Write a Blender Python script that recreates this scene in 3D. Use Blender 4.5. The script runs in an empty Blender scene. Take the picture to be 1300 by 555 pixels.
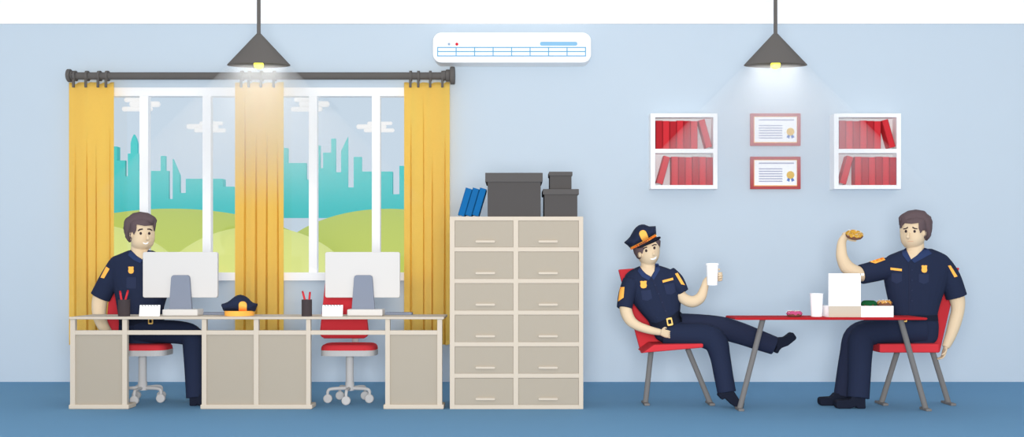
import bpy, bmesh, math, random
from mathutils import Vector, Matrix
from mathutils.bvhtree import BVHTree
from mathutils.geometry import delaunay_2d_cdt

random.seed(4)
SC = bpy.context.scene
COL = SC.collection
F, CX, CY, EYE, CAMY = 1265.0, 650.0, 340.0, 1.146, -10.0   # focal length in pixels of a 1300 px wide frame, horizon row, eye height


def P(px, py, Y):
    """world point at depth Y whose picture is (px, py)"""
    d = Y - CAMY
    return Vector(((px - CX) / F * d, Y, EYE + (CY - py) / F * d))


def S(Y):
    return (Y - CAMY) / F


# ------------------------------------------------------------------ materials
def lin(c):
    c /= 255.0
    return c / 12.92 if c <= 0.04045 else ((c + 0.055) / 1.055) ** 2.4


def mat(name, r, g, b, rough=0.85, spec=0.12, var=0.0, scale=30.0, metal=0.0):
    m = bpy.data.materials.new(name)
    m.use_nodes = True
    nt = m.node_tree
    p = nt.nodes['Principled BSDF']
    col = (lin(r), lin(g), lin(b), 1)
    p.inputs['Base Color'].default_value = col
    p.inputs['Roughness'].default_value = rough
    p.inputs['Specular IOR Level'].default_value = spec
    p.inputs['Metallic'].default_value = metal
    if var:
        tc = nt.nodes.new('ShaderNodeTexCoord')
        nz = nt.nodes.new('ShaderNodeTexNoise')
        nz.inputs['Scale'].default_value = scale
        nz.inputs['Detail'].default_value = 3
        mx = nt.nodes.new('ShaderNodeMix')
        mx.data_type = 'RGBA'
        mx.inputs[6].default_value = tuple(c * (1 - var) for c in col[:3]) + (1,)
        mx.inputs[7].default_value = tuple(min(1, c * (1 + var)) for c in col[:3]) + (1,)
        nt.links.new(tc.outputs['Object'], nz.inputs['Vector'])
        nt.links.new(nz.outputs['Fac'], mx.inputs[0])
        nt.links.new(mx.outputs[2], p.inputs['Base Color'])
    return m


M = dict(
    wall=mat('wall_paint', 194, 207, 218, var=0.01, scale=2),
    floor=mat('blue_floor', 103, 147, 181, var=0.012, scale=3),
    white=mat('white_paint', 250, 250, 250),
    offwhite=mat('off_white', 209, 206, 203),
    shelf_back=mat('shelf_back', 228, 228, 228),
    curtain=mat('yellow_cloth', 254, 220, 120, var=0.02, scale=40),
    iron=mat('dark_grey_iron', 99, 95, 92),
    cream=mat('cream_wood', 200, 188, 172),
    panel=mat('taupe_board', 168, 158, 143, var=0.008, scale=15),
    box=mat('charcoal_card', 78, 75, 74),
    lid=mat('charcoal_card_lid', 86, 83, 82),
    blue=mat('blue_cover', 17, 94, 150),
    darkblue=mat('dark_blue_cover', 20, 92, 146),
    red=mat('red_plastic', 205, 54, 62),
    tablered=mat('table_red', 172, 33, 39),
    book=mat('red_cover', 206, 48, 56),
    bookdark=mat('dark_red_cover', 178, 38, 46),
    navy=mat('navy_cloth', 34, 42, 65),
    navydark=mat('navy_cloth_dark', 36, 42, 64),
    navylight=mat('navy_pocket', 43, 51, 77),
    collar=mat('navy_collar', 43, 58, 96),
    black=mat('black_leather', 25, 30, 45),
    brim=mat('black_peak', 14, 18, 34, rough=.5),
    skin=mat('skin', 218, 195, 163),
    hair=mat('brown_hair', 94, 79, 82),
    brow=mat('dark_brow', 62, 50, 52),
    lip=mat('lip', 214, 172, 142),
    teeth=mat('teeth', 252, 252, 250),
    orange=mat('gold_cloth', 253, 183, 85),
    gold=mat('gold_buckle', 250, 206, 120),
    stand=mat('blue_grey_stand', 129, 136, 151),
    grey=mat('light_grey_steel', 191, 189, 188),
    leg=mat('grey_steel', 118, 116, 115),
    holder=mat('dark_holder', 66, 58, 60),
    frame=mat('red_frame', 178, 24, 22),
    goldline=mat('gold_line', 244, 192, 104),
    ink=mat('grey_ink', 166, 166, 192),
    seal=mat('gold_seal', 228, 180, 36),
    ribbon=mat('blue_ribbon', 48, 102, 184),
    acblue=mat('vent_blue', 140, 190, 222),
    acline=mat('grille_blue', 104, 170, 208),
    acdot=mat('grey_dot', 150, 172, 196),
    reddot=mat('red_dot', 214, 34, 52),
    teal=mat('teal_facade', 74, 215, 212),
    hill=mat('olive_hill', 202, 217, 104),
    lighthill=mat('pale_green_hill', 239, 245, 147),
    haze_land=mat('pale_blue_land', 198, 215, 230),
    cloud=mat('white_cloud', 254, 254, 254),
    paper=mat('white_paper', 254, 254, 254),
    beige=mat('beige_card', 196, 184, 167),
    pink=mat('pink_icing', 232, 104, 160),
    green=mat('green_icing', 34, 110, 64),
    caramel=mat('caramel_icing', 248, 190, 96),
    lemon=mat('lemon_icing', 244, 198, 84),
    dough=mat('brown_dough', 120, 82, 66),
    sprinkle=mat('white_sprinkle', 246, 240, 226),
    sleeve=mat('kraft_sleeve', 234, 206, 172),
    wire=mat('black_wire', 70, 70, 76),
)
bulbm = bpy.data.materials.new('lit_bulb')
bulbm.use_nodes = True
_p = bulbm.node_tree.nodes['Principled BSDF']
_p.inputs['Base Color'].default_value = (1, .9, .1, 1)
_p.inputs['Emission Color'].default_value = (lin(244), lin(244), lin(70), 1)
_p.inputs['Emission Strength'].default_value = 0.9
glassm = bpy.data.materials.new('window_glass')
glassm.use_nodes = True
nt = glassm.node_tree
nt.nodes.remove(nt.nodes['Principled BSDF'])
_t = nt.nodes.new('ShaderNodeBsdfTransparent')
_g = nt.nodes.new('ShaderNodeBsdfGlossy')
_g.inputs['Roughness'].default_value = .05
_m = nt.nodes.new('ShaderNodeMixShader')
_m.inputs[0].default_value = .03
nt.links.new(_t.outputs[0], _m.inputs[1])
nt.links.new(_g.outputs[0], _m.inputs[2])
nt.links.new(_m.outputs[0], nt.nodes['Material Output'].inputs['Surface'])

# ------------------------------------------------------------------ object helpers
ORG = {}


def obj(name, bm, m, parent=None, org=None, smooth=False):
    """link a bmesh given in world coordinates as ONE object; children share their thing's origin"""
    if parent is not None:
        o0 = ORG[parent.name]
    else:
        o0 = Vector(org) if org is not None else Vector((0, 0, 0))
    bmesh.ops.translate(bm, verts=bm.verts, vec=-o0)
    bmesh.ops.recalc_face_normals(bm, faces=bm.faces)
    me = bpy.data.meshes.new(name)
    bm.to_mesh(me)
    bm.free()
    if smooth:
        me.polygons.foreach_set('use_smooth', [True] * len(me.polygons))
    me.materials.append(M[m] if isinstance(m, str) else m)
    o = bpy.data.objects.new(name, me)
    COL.objects.link(o)
    if parent is not None:
        o.parent = parent
    else:
        o.location = o0
    ORG[o.name] = o0
    return o


def tag(o, label=None, cat=None, group=None, kind=None):
    if label:
        o['label'] = label
    if cat:
        o['category'] = cat
    if group:
        o['group'] = group
    if kind:
        o['kind'] = kind
    return o


def thing(name, org, label, cat, group=None):
    o = bpy.data.objects.new(name, None)
    o.empty_display_size = .1
    COL.objects.link(o)
    o.location = org
    ORG[o.name] = Vector(org)
    return tag(o, label, cat, group)


def kids(o):
    return [c for c in COL.objects if c.parent == o]


def dup(o, shift, label=None, parent=None):
    c = o.copy()
    COL.objects.link(c)
    if parent is not None:
        c.parent = parent
    else:
        c.location = o.location + Vector(shift)
    ORG[c.name] = ORG[o.name] + Vector(shift)
    if label:
        c['label'] = label
    for ch in kids(o):
        dup(ch, shift, parent=c)
    return c


def B():
    return bmesh.new()


def bevel_all(bm, w, seg=2, ang=30):
    if w <= 0:
        return
    es = [e for e in bm.edges if len(e.link_faces) == 2 and e.calc_face_angle(0) > math.radians(ang)]
    bmesh.ops.bevel(bm, geom=es, offset=w, segments=seg, profile=.5, affect='EDGES', clamp_overlap=True)


def merge(dst, src):
    me = bpy.data.meshes.new('tmp')
    src.to_mesh(me)
    src.free()
    dst.from_mesh(me)
    bpy.data.meshes.remove(me)


def box(bm, x0, x1, y0, y1, z0, z1, bev=0.0):
    b = B()
    bmesh.ops.create_cube(b, size=1)
    for v in b.verts:
        v.co = Vector((x0 + (v.co.x + .5) * (x1 - x0), y0 + (v.co.y + .5) * (y1 - y0), z0 + (v.co.z + .5) * (z1 - z0)))
    bevel_all(b, bev)
    merge(bm, b)
    return bm


def fbox(bm, px0, px1, py0, py1, Y, depth, bev=0.0):
    """box whose front face at depth Y fills the pixel rectangle"""
    a, c = P(px0, py1, Y), P(px1, py0, Y)
    return box(bm, a.x, c.x, Y, Y + depth, a.z, c.z, bev)


def sbox(bm, px0, px1, py0, py1, Y, depth, bev=0.0, z0=None):
    """box whose whole outline (front and back) fits the pixel rectangle"""
    f, k = Y, Y + depth
    x0 = P(px0, 0, f if px0 < CX else k).x
    x1 = P(px1, 0, f if px1 > CX else k).x
    zt = P(0, py0, f if py0 < CY else k).z
    zb = P(0, py1, f if py1 > CY else k).z if z0 is None else z0
    return box(bm, x0, x1, f, k, zb, zt, bev)


def prism(bm, poly, Y, depth, bev=0.0):
    """pixel outline at depth Y given a real thickness"""
    b = B()
    vs = [b.verts.new(P(x, y, Y)) for x, y in poly]
    f = b.faces.new(vs)
    r = bmesh.ops.extrude_face_region(b, geom=[f])
    for v in r['geom']:
        if isinstance(v, bmesh.types.BMVert):
            v.co.y += depth
    bmesh.ops.recalc_face_normals(b, faces=b.faces)
    bevel_all(b, bev)
    merge(bm, b)
    return bm


def rrect(x0, x1, y0, y1, r, n=5):
    out = []
    for cx, cy, a0 in ((x1 - r, y0 + r, -90), (x1 - r, y1 - r, 0), (x0 + r, y1 - r, 90), (x0 + r, y0 + r, 180)):
        for i in range(n + 1):
            a = math.radians(a0 + 90 * i / n)
            out.append((cx + r * math.cos(a), cy + r * math.sin(a)))
    return out


def ellipse(cx, cy, rx, ry, n=20):
    return [(cx + rx * math.cos(2 * math.pi * i / n), cy + ry * math.sin(2 * math.pi * i / n)) for i in range(n)]


def ringloft(bm, rings, cap=True):
    vr = [[bm.verts.new(p) for p in r] for r in rings]
    n = len(vr[0])
    for a, b in zip(vr, vr[1:]):
        for i in range(n):
            bm.faces.new((a[i], a[(i + 1) % n], b[(i + 1) % n], b[i]))
    if cap:
        bm.faces.new(list(reversed(vr[0])))
        bm.faces.new(vr[-1])
    return bm


def cat(vals, t):
    n = len(vals)
    i = min(int(t), n - 2)
    u = t - i
    p0, p1, p2, p3 = vals[max(i - 1, 0)], vals[i], vals[i + 1], vals[min(i + 2, n - 1)]
    return .5 * (2 * p1 + (p2 - p0) * u + (2 * p0 - 5 * p1 + 4 * p2 - p3) * u * u + (3 * p1 - p0 - 3 * p2 + p3) * u ** 3)


def wtube(bm, pts, n=16, sub=5, sq=2.0, straight=False):
    """tube through world points (Vector, half width, half depth)"""
    if straight:
        dense = [(Vector(p[0]), p[1], p[2]) for p in pts]
    else:
        dense = []
        L = len(pts)
        for k in range((L - 1) * sub + 1):
            t = k / sub
            dense.append((Vector([cat([p[0][c] for p in pts], t) for c in range(3)]), max(cat([p[1] for p in pts], t), 1e-3), max(cat([p[2] for p in pts], t), 1e-3)))
    rings = []
    for k, (c, w, d) in enumerate(dense):
        a = dense[max(k - 1, 0)][0]
        b = dense[min(k + 1, len(dense) - 1)][0]
        t = (b - a).normalized()
        v = Vector((0, 1, 0))
        if abs(t.dot(v)) > .95:
            v = Vector((0, 0, 1))
        v = (v - t * v.dot(t)).normalized()
        u = t.cross(v).normalized()
        ring = []
        for i in range(n):
            ph = 2 * math.pi * i / n
            cs, sn = math.cos(ph), math.sin(ph)
            e = 2 / sq
            ring.append(c + u * w * math.copysign(abs(cs) ** e, cs) + v * d * math.copysign(abs(sn) ** e, sn))
        rings.append(ring)
    return ringloft(bm, rings)


def tube(bm, pts, **k):
    """limb or bar through (px, py, depth, half width in pixels, [half depth in metres])"""
    w = []
    for p in pts:
        hw = p[3] * S(p[2])
        w.append((P(p[0], p[1], p[2]), hw, p[4] if len(p) > 4 else hw * .95))
    return wtube(bm, w, **k)


def loft(bm, secs, Y0, ry, inset=0.0, n=28, sq=2.5, sub=4):
    """torso: rows (py, left px, right px[, half depth])"""
    vals = [[s[0], s[1] + inset, s[2] - inset, (s[3] if len(s) > 3 else ry) - inset * S(Y0)] for s in secs]
    rings = []
    for k in range((len(vals) - 1) * sub + 1):
        t = k / sub
        y, l, r, d = [cat([v[c] for v in vals], t) for c in range(4)]
        c = P((l + r) / 2, y, Y0)
        w = (r - l) / 2 * S(Y0)
        ring = []
        for i in range(n):
            ph = 2 * math.pi * i / n
            cs, sn = math.cos(ph), math.sin(ph)
            ring.append(c + Vector((w * math.copysign(abs(cs) ** (2 / sq), cs), d * math.copysign(abs(sn) ** (2 / sq), sn), 0)))
        rings.append(ring)
    return ringloft(bm, rings)


def resample(poly, step):
    out = []
    n = len(poly)
    for i in range(n):
        a, b = Vector(poly[i]), Vector(poly[(i + 1) % n])
        k = max(1, int(math.ceil((b - a).length / step)))
        for j in range(k):
            out.append(a + (b - a) * j / k)
    return out


def smooth_poly(poly, sub=3):
    n = len(poly)
    out = []
    for i in range(n):
        ps = [poly[(i + j - 1) % n] for j in range(4)]
        for s in range(sub):
            u = s / sub
            out.append(tuple(.5 * (2 * p1 + (p2 - p0) * u + (2 * p0 - 5 * p1 + 4 * p2 - p3) * u * u + (3 * p1 - p0 - 3 * p2 + p3) * u ** 3) for p0, p1, p2, p3 in zip(*ps)))
    return out


def inside(p, poly):
    r = False
    n = len(poly)
    for i in range(n):
        x0, y0 = poly[i][0], poly[i][1]
        x1, y1 = poly[(i + 1) % n][0], poly[(i + 1) % n][1]
        if (y0 > p[1]) != (y1 > p[1]) and p[0] < (x1 - x0) * (p[1] - y0) / (y1 - y0) + x0:
            r = not r
    return r


def edge_dist(p, poly):
    best = 1e9
    n = len(poly)
    q = Vector((p[0], p[1]))
    for i in range(n):
        a, b = Vector(poly[i]), Vector(poly[(i + 1) % n])
        ab = b - a
        t = max(0, min(1, (q - a).dot(ab) / max(ab.length_squared, 1e-9)))
        best = min(best, (a + ab * t - q).length)
    return best


def plane_mesh(poly, step):
    bd = resample(poly, step)
    pts = list(bd)
    xs = [p[0] for p in bd]
    ys = [p[1] for p in bd]
    poly2 = [tuple(p) for p in bd]
    y = min(ys) + step * .5
    row = 0
    while y < max(ys):
        x = min(xs) + step * (.5 if row % 2 else .1)
        while x < max(xs):
            if inside((x, y), poly2) and edge_dist((x, y), poly2) > step * .45:
                pts.append(Vector((x, y)))
            x += step
        y += step * .87
        row += 1
    n = len(bd)
    r = delaunay_2d_cdt(pts, [(i, (i + 1) % n) for i in range(n)], [], 1, 1e-5)
    V, E, Fc = r[0], r[1], r[2]
    cnt = {}
    for f in Fc:
        for i in range(len(f)):
            k = (f[i], f[(i + 1) % len(f)])
            cnt[k] = 1
    rim = {a for (a, b) in cnt if (b, a) not in cnt} | {b for (a, b) in cnt if (b, a) not in cnt}
    return V, Fc, cnt, rim, poly2


def inflate(bm, poly, Y, rf, rb=None, w=12.0, step=2.0, power=.5):
    """rounded solid: the outline sits at depth Y and swells rf towards the front and rb towards the back"""
    rb = rf if rb is None else rb
    V, Fc, cnt, rim, pl = plane_mesh(poly, step)
    fr, bk = [], []
    for i, v in enumerate(V):
        if i in rim:
            a = bm.verts.new(P(v[0], v[1], Y))
            fr.append(a)
            bk.append(a)
            continue
        t = min(edge_dist(v, pl) / w, 1)
        h = (1 - (1 - t) ** 2) ** power
        base = P(v[0], v[1], Y)
        fr.append(bm.verts.new(base - Vector((0, rf * h, 0))))
        bk.append(bm.verts.new(base + Vector((0, rb * h, 0))))
    for f in Fc:
        for L, rev in ((fr, False), (bk, True)):
            vs = [L[i] for i in f]
            if len(set(vs)) == len(vs):
                try:
                    bm.faces.new(list(reversed(vs)) if rev else vs)
                except ValueError:
                    pass
    return bm


def bvh_of(*objs):
    vs, fs = [], []
    for o in objs:
        k = len(vs)
        og = ORG[o.name]
        vs += [v.co + og for v in o.data.vertices]
        fs += [[k + i for i in p.vertices] for p in o.data.polygons]
    return BVHTree.FromPolygons(vs, fs)


def decal(bm, bvh, poly, off=.003, sink=.006, step=1.6, fallback=None):
    """a patch of real thickness lying on a surface, its outline following the pixel polygon"""
    eye = Vector((0, CAMY, EYE))
    V, Fc, cnt, rim, pl = plane_mesh(poly, step)
    top, bot = [], []
    last = fallback
    hits = []
    for v in V:
        d = (P(v[0], v[1], -1) - eye).normalized()
        h = bvh.ray_cast(eye, d, 30)[0]
        hits.append(h)
    ok = [h.y for h in hits if h is not None]
    fb = fallback if fallback is not None else (sum(ok) / len(ok) if ok else -1.6)
    for v, h in zip(V, hits):
        y = h.y if h is not None else fb
        top.append(bm.verts.new(P(v[0], v[1], y - off)))
        q = P(v[0], v[1], y - off)
        bot.append(bm.verts.new(q + Vector((0, off + sink, 0))))
    for f in Fc:
        bm.faces.new([top[i] for i in f])
        bm.faces.new([bot[i] for i in reversed(f)])
    for (a, b) in cnt:
        if (b, a) not in cnt:
            bm.faces.new((top[b], top[a], bot[a], bot[b]))
    return bm


def lathe(bm, prof, c, n=32, sy=1.0):
    """profile [(radius, z)] turned about a vertical axis at c"""
    rings = [[Vector((c[0] + r * math.cos(2 * math.pi * i / n), c[1] + sy * r * math.sin(2 * math.pi * i / n), z)) for i in range(n)] for r, z in prof]
    return ringloft(bm, rings)


def remesh(o, voxel, smooth=3):
    """fuse the overlapping closed shells of an object into one continuous surface"""
    m = o.modifiers.new('r', 'REMESH')
    m.mode = 'VOXEL'
    m.voxel_size = voxel
    m.use_smooth_shade = True
    s = o.modifiers.new('s', 'SMOOTH')
    s.factor = .5
    s.iterations = smooth
    dg = bpy.context.evaluated_depsgraph_get()
    dg.update()
    me = bpy.data.meshes.new_from_object(o.evaluated_get(dg))
    o.modifiers.clear()
    old = o.data
    mats = [x for x in old.materials]
    o.data = me
    if not me.materials:
        for x in mats:
            me.materials.append(x)
    bpy.data.meshes.remove(old)
    me.polygons.foreach_set('use_smooth', [True] * len(me.polygons))
    return o


def struct(name, bm, m, parent=None):
    o = obj(name, bm, m, parent)
    if parent is None:
        o['kind'] = 'structure'
    return o


# ================================================================== camera, sky, light
cam = bpy.data.cameras.new('camera')
cam.sensor_width = 36
cam.lens = 36 * F / 1300
cam.shift_y = (CY - 277.5) / 1300
cam.clip_end = 3000
co = bpy.data.objects.new('camera', cam)
co.location = (0, CAMY, EYE)
co.rotation_euler = (math.pi / 2, 0, 0)
COL.objects.link(co)
SC.camera = co

wd = bpy.data.worlds.new('sky')
SC.world = wd
wd.use_nodes = True
nt = wd.node_tree
bg = nt.nodes['Background']
tc = nt.nodes.new('ShaderNodeTexCoord')
sx = nt.nodes.new('ShaderNodeSeparateXYZ')
mr = nt.nodes.new('ShaderNodeMapRange')
mr.interpolation_type = 'SMOOTHSTEP'
mr.inputs[1].default_value = -.25
mr.inputs[2].default_value = .25
mx = nt.nodes.new('ShaderNodeMix')
mx.data_type = 'RGBA'
WHITE = 0.95
mx.inputs[6].default_value = (WHITE, WHITE, WHITE, 1)        # white half added behind the viewer to light the room evenly
mx.inputs[7].default_value = (lin(199), lin(216), lin(231), 1)  # pale blue half over the city
nt.links.new(tc.outputs['Generated'], sx.inputs[0])
nt.links.new(sx.outputs['Y'], mr.inputs[0])
nt.links.new(mr.outputs[0], mx.inputs[0])
nt.links.new(mx.outputs[2], bg.inputs['Color'])
bg.inputs['Strength'].default_value = 1.0

fill_lamp = bpy.data.lights.new('front_fill', 'POINT')  # added fill near the camera to flatten the shading, no lamp of the room
fill_lamp.energy = 2350
fill_lamp.shadow_soft_size = 1.0
so = bpy.data.objects.new('front_fill', fill_lamp)
so.location = (0, -10.6, 1.35)
COL.objects.link(so)
SC.cycles.volume_bounces = 4
SC.cycles.max_bounces = 16
SC.cycles.diffuse_bounces = 6

vs = SC.view_settings
vs.view_transform = 'Standard'
vs.look = 'None'
vs.exposure = 0.0
vs.gamma = 1.0
vs.use_curve_mapping = False

# ================================================================== room shell
HX = 7.5
b = B()
box(b, -HX, HX, -5.2, .15, -.12, 0)
struct('floor', b, 'floor')
CEIL = 4.15
b = B()
box(b, -HX, HX, -4.0, .15, CEIL, CEIL + .1)
struct('ceiling', b, 'white')
W0, W1 = P(100, 111, 0), P(558, 356, 0)
b = B()
box(b, -HX, W0.x, 0, .15, 0, CEIL)
box(b, W1.x, HX, 0, .15, 0, CEIL)
box(b, W0.x, W1.x, 0, .15, 0, W1.z)
box(b, W0.x, W1.x, 0, .15, W0.z, CEIL)
struct('wall_back', b, 'wall')
b = B()
box(b, -HX, HX, -.025, 0, P(0, 30, -.025).z, CEIL)
struct('ceiling_band', b, 'white')  # added band standing for the visible ceiling, upright so it stays white


def window(name, x0, x1, lw, rw, mull):
    b = B()
    Yf, dp = -.02, .1
    fbox(b, x0, x1, 111, 122, Yf, dp, .004)
    fbox(b, x0, x1, 346, 356.5, Yf - .03, dp + .03, .004)
    fbox(b, x0, x0 + lw, 122, 346, Yf, dp)
    fbox(b, x1 - rw, x1, 122, 346, Yf, dp)
    o = struct(name, b, 'white')
    b = B()
    for a, c in mull:
        fbox(b, a, c, 122, 346, Yf + .004, dp - .02, .003)
    obj('mullion', b, 'white', o)
    b = B()
    fbox(b, x0 + lw, x1 - rw, 122, 346, .03, .006)
    obj('pane', b, glassm, o)
    return o


window('window_1', 100, 329, 11, 8, ((177, 188), (257, 267.5)))
window('window_2', 329, 558, 8, 11, ((392, 402.5), (472, 482.5)))

# ================================================================== outside
SEEN_CITY = 'teal city blocks beyond the window'


def building(poly, label, Y=600.0):
    b = B()
    w = max(p[0] for p in poly) - min(p[0] for p in poly)
    prism(b, poly, Y, max(2.5, .3 * w * S(Y)))
    o = obj('building', b, 'teal', None, org=P((poly[0][0]), 277, Y))
    return tag(o, label, 'building', SEEN_CITY)


def rect(x0, x1, t):
    return [(x0, 277), (x0, t), (x1, t), (x1, 277)]


for x0, x1, t, lab in (
    (112, 148.4, 186, 'teal tower rising beside the edge of the left curtain'),
    (148.4, 158.8, 203.7, 'teal block just left of the spired skyscraper'),
    (158.8, 162.2, 223.8, 'low narrow teal infill against the spired skyscraper'),
    (176, 204, 217, 'teal block immediately right of the leftmost white mullion'),
    (204, 209.8, 198, 'slim teal chimney-like tower in the left window'),
    (209.8, 214, 217, 'thin teal block under the right side of the slim tower, left window'),
    (214, 219.2, 252.6, 'lowest teal block in the left window, in the deep gap'),
    (228, 235.8, 245, 'low teal block right of the wedge-topped tower, left window'),
    (235.8, 282.7, 227, 'wide flat teal block behind the second mullion of left window'),
    (282.7, 312, 237, 'flat teal block beside the left edge of the middle curtain'),
    (340, 365, 188, 'teal tower beside the right edge of the middle curtain'),
    (365, 388.6, 207, 'broad teal block left of the third white mullion'),
    (388.6, 397, 228, 'low teal block touching the third white mullion'),
    (397, 406.5, 184.7, 'teal tower just right of the third white mullion'),
    (406.5, 410.2, 213.5, 'thin low teal gap block near the third mullion, right window'),
    (410.2, 420.4, 193.8, 'teal block stepped below the tall narrow tower, right window'),
    (420.4, 426, 176, 'tall narrow teal tower with flat top in right window'),
    (426, 433, 218.7, 'low teal block between the narrow tower and the pointed one'),
    (441.5, 449, 238, 'low teal block right of the pointed wedge tower, right window'),
    (449, 459, 199.3, 'squarish teal tower left of the fourth white mullion'),
    (459, 498, 217.8, 'wide flat teal block behind the fourth white mullion'),
    (498, 507, 246.6, 'lowest teal block beside the right curtain, in a gap'),
    (507, 545, 210.6, 'teal tower partly hidden by the right curtain'),
):
    building(rect(x0, x1, t), lab)
building([(162.2, 277), (162.2, 195), (165.7, 195), (165.7, 182), (167.2, 176), (169.8, 170.5), (172.6, 176), (174.2, 182), (174.2, 195), (175.9, 195), (175.9, 277)],
         'teal skyscraper with stepped top and pointed spire in left window')
building([(219.2, 277), (219.2, 201.8), (228, 222.6), (228, 277)], 'teal wedge tower with roof falling to the right, left window')
building([(433, 277), (433, 191.8), (441.5, 174), (441.5, 277)], 'teal wedge tower with roof rising to the right, right window')

b = B()
Yl = 560.0
a, c = P(-700, 277, Yl), P(2000, 400, Yl)
box(b, a.x, c.x, Yl, Yl + 160, c.z, a.z)
o = obj('plain', b, 'haze_land', None, org=(0, Yl, 0))
tag(o, 'pale blue misty plain under the teal city', 'plain', kind='structure')


def hill(cx, top, ax, by, Y, depth, m, label):
    b = B()
    bmesh.ops.create_uvsphere(b, u_segments=64, v_segments=40, radius=1)
    c = P(cx, top + by, Y)
    for v in b.verts:
        v.co = Vector((c.x + v.co.x * ax * S(Y), Y + v.co.y * depth, c.z + v.co.z * by * S(Y)))
    o = obj('hill', b, m, None, org=c, smooth=True)
    return tag(o, label, 'hill', kind='structure')


hill(225, 265.6, 200, 90, 130, 20, 'hill', 'olive green rounded hill in the left window')
hill(495, 265.6, 150, 85, 150, 20, 'hill', 'olive green rounded hill in the right window')
hill(100, 282, 130, 100, 80, 14, 'lighthill', 'pale green hill beside the left curtain')
hill(-150, 262, 220, 110, 125, 20, 'hill', 'olive green hill hidden beyond the left curtain')
hill(800, 262, 190, 110, 140, 20, 'hill', 'olive green hill hidden beyond the cabinet side of the window')
hill(330, 287.6, 130, 110, 90, 14, 'lighthill', 'pale green hill beside the middle curtain')


def cloud(strips, label, Y=400.0):
    b = B()
    for x0, x1, y0, y1 in strips:
        r = (y1 - y0) / 2
        tube(b, [(x0 + .15 * r, (y0 + y1) / 2, Y, .35 * r), (x0 + .5 * r, (y0 + y1) / 2, Y, .85 * r), (x0 + r, (y0 + y1) / 2, Y, r), (x1 - r, (y0 + y1) / 2, Y, r),
                 (x1 - .5 * r, (y0 + y1) / 2, Y, .85 * r), (x1 - .15 * r, (y0 + y1) / 2, Y, .35 * r)], straight=True)
    o = obj('cloud', b, 'cloud', None, org=P(strips[0][0], strips[0][2], Y), smooth=True)
    return tag(o, label, 'cloud', 'white streaky clouds over the city')


cloud(((157.5, 186, 124, 130), (164, 204.2, 128.6, 136.2), (154.6, 194.5, 135.4, 141.6)), 'white streaky cloud behind the first mullion from the left')
cloud(((253, 283.5, 154.2, 159), (236.3, 277.8, 157.4, 164.2), (246.3, 287, 163.2, 168.3)), 'white streaky cloud behind the second mullion from the left')
cloud(((373, 402, 123.6, 129.4), (379, 419, 128.4, 136), (369, 410, 135.6, 141.8)), 'white streaky cloud behind the third mullion from the left')
cloud(((466, 498.5, 154.4, 159), (452, 491, 157.8, 164), (461.5, 501.2, 163, 168.2)), 'white streaky cloud behind the fourth mullion from the left')

# ================================================================== curtain rod and curtains
YC = -.13
root = thing('curtain_rod', P(330, 97, YC), 'long dark grey curtain rod above the wide window', 'curtain rod')
r = 4.6 * S(YC)
b = B()
wtube(b, [(P(88, 96.5, YC), r, r), (P(568, 96.5, YC), r, r)], straight=True, n=20)
obj('pole', b, 'iron', root, smooth=False)
for segs in (((86, 90.5, 8.2), (90.5, 93, 6)), ((562.5, 566, 6.3), (566, 571.5, 7.6), (571.5, 577.5, 11.2))):
    b = B()
    for a, c, h in segs:
        h *= S(YC)
        wtube(b, [(P(a, 96, YC), h * .9, h * .9), (P(a + .6, 96, YC), h, h), (P(c - .6, 96, YC), h, h), (P(c, 96, YC), h * .9, h * .9)], straight=True, n=20)
    obj('finial', b, 'iron', root)
for x in (325, 89.6, 554):
    b = B()
    c = P(x, 96.5, YC)
    box(b, c.x - .012, c.x + .012, YC, 0, c.z - .012, c.z + .012, .003)
    obj('bracket', b, 'iron', root)


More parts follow.
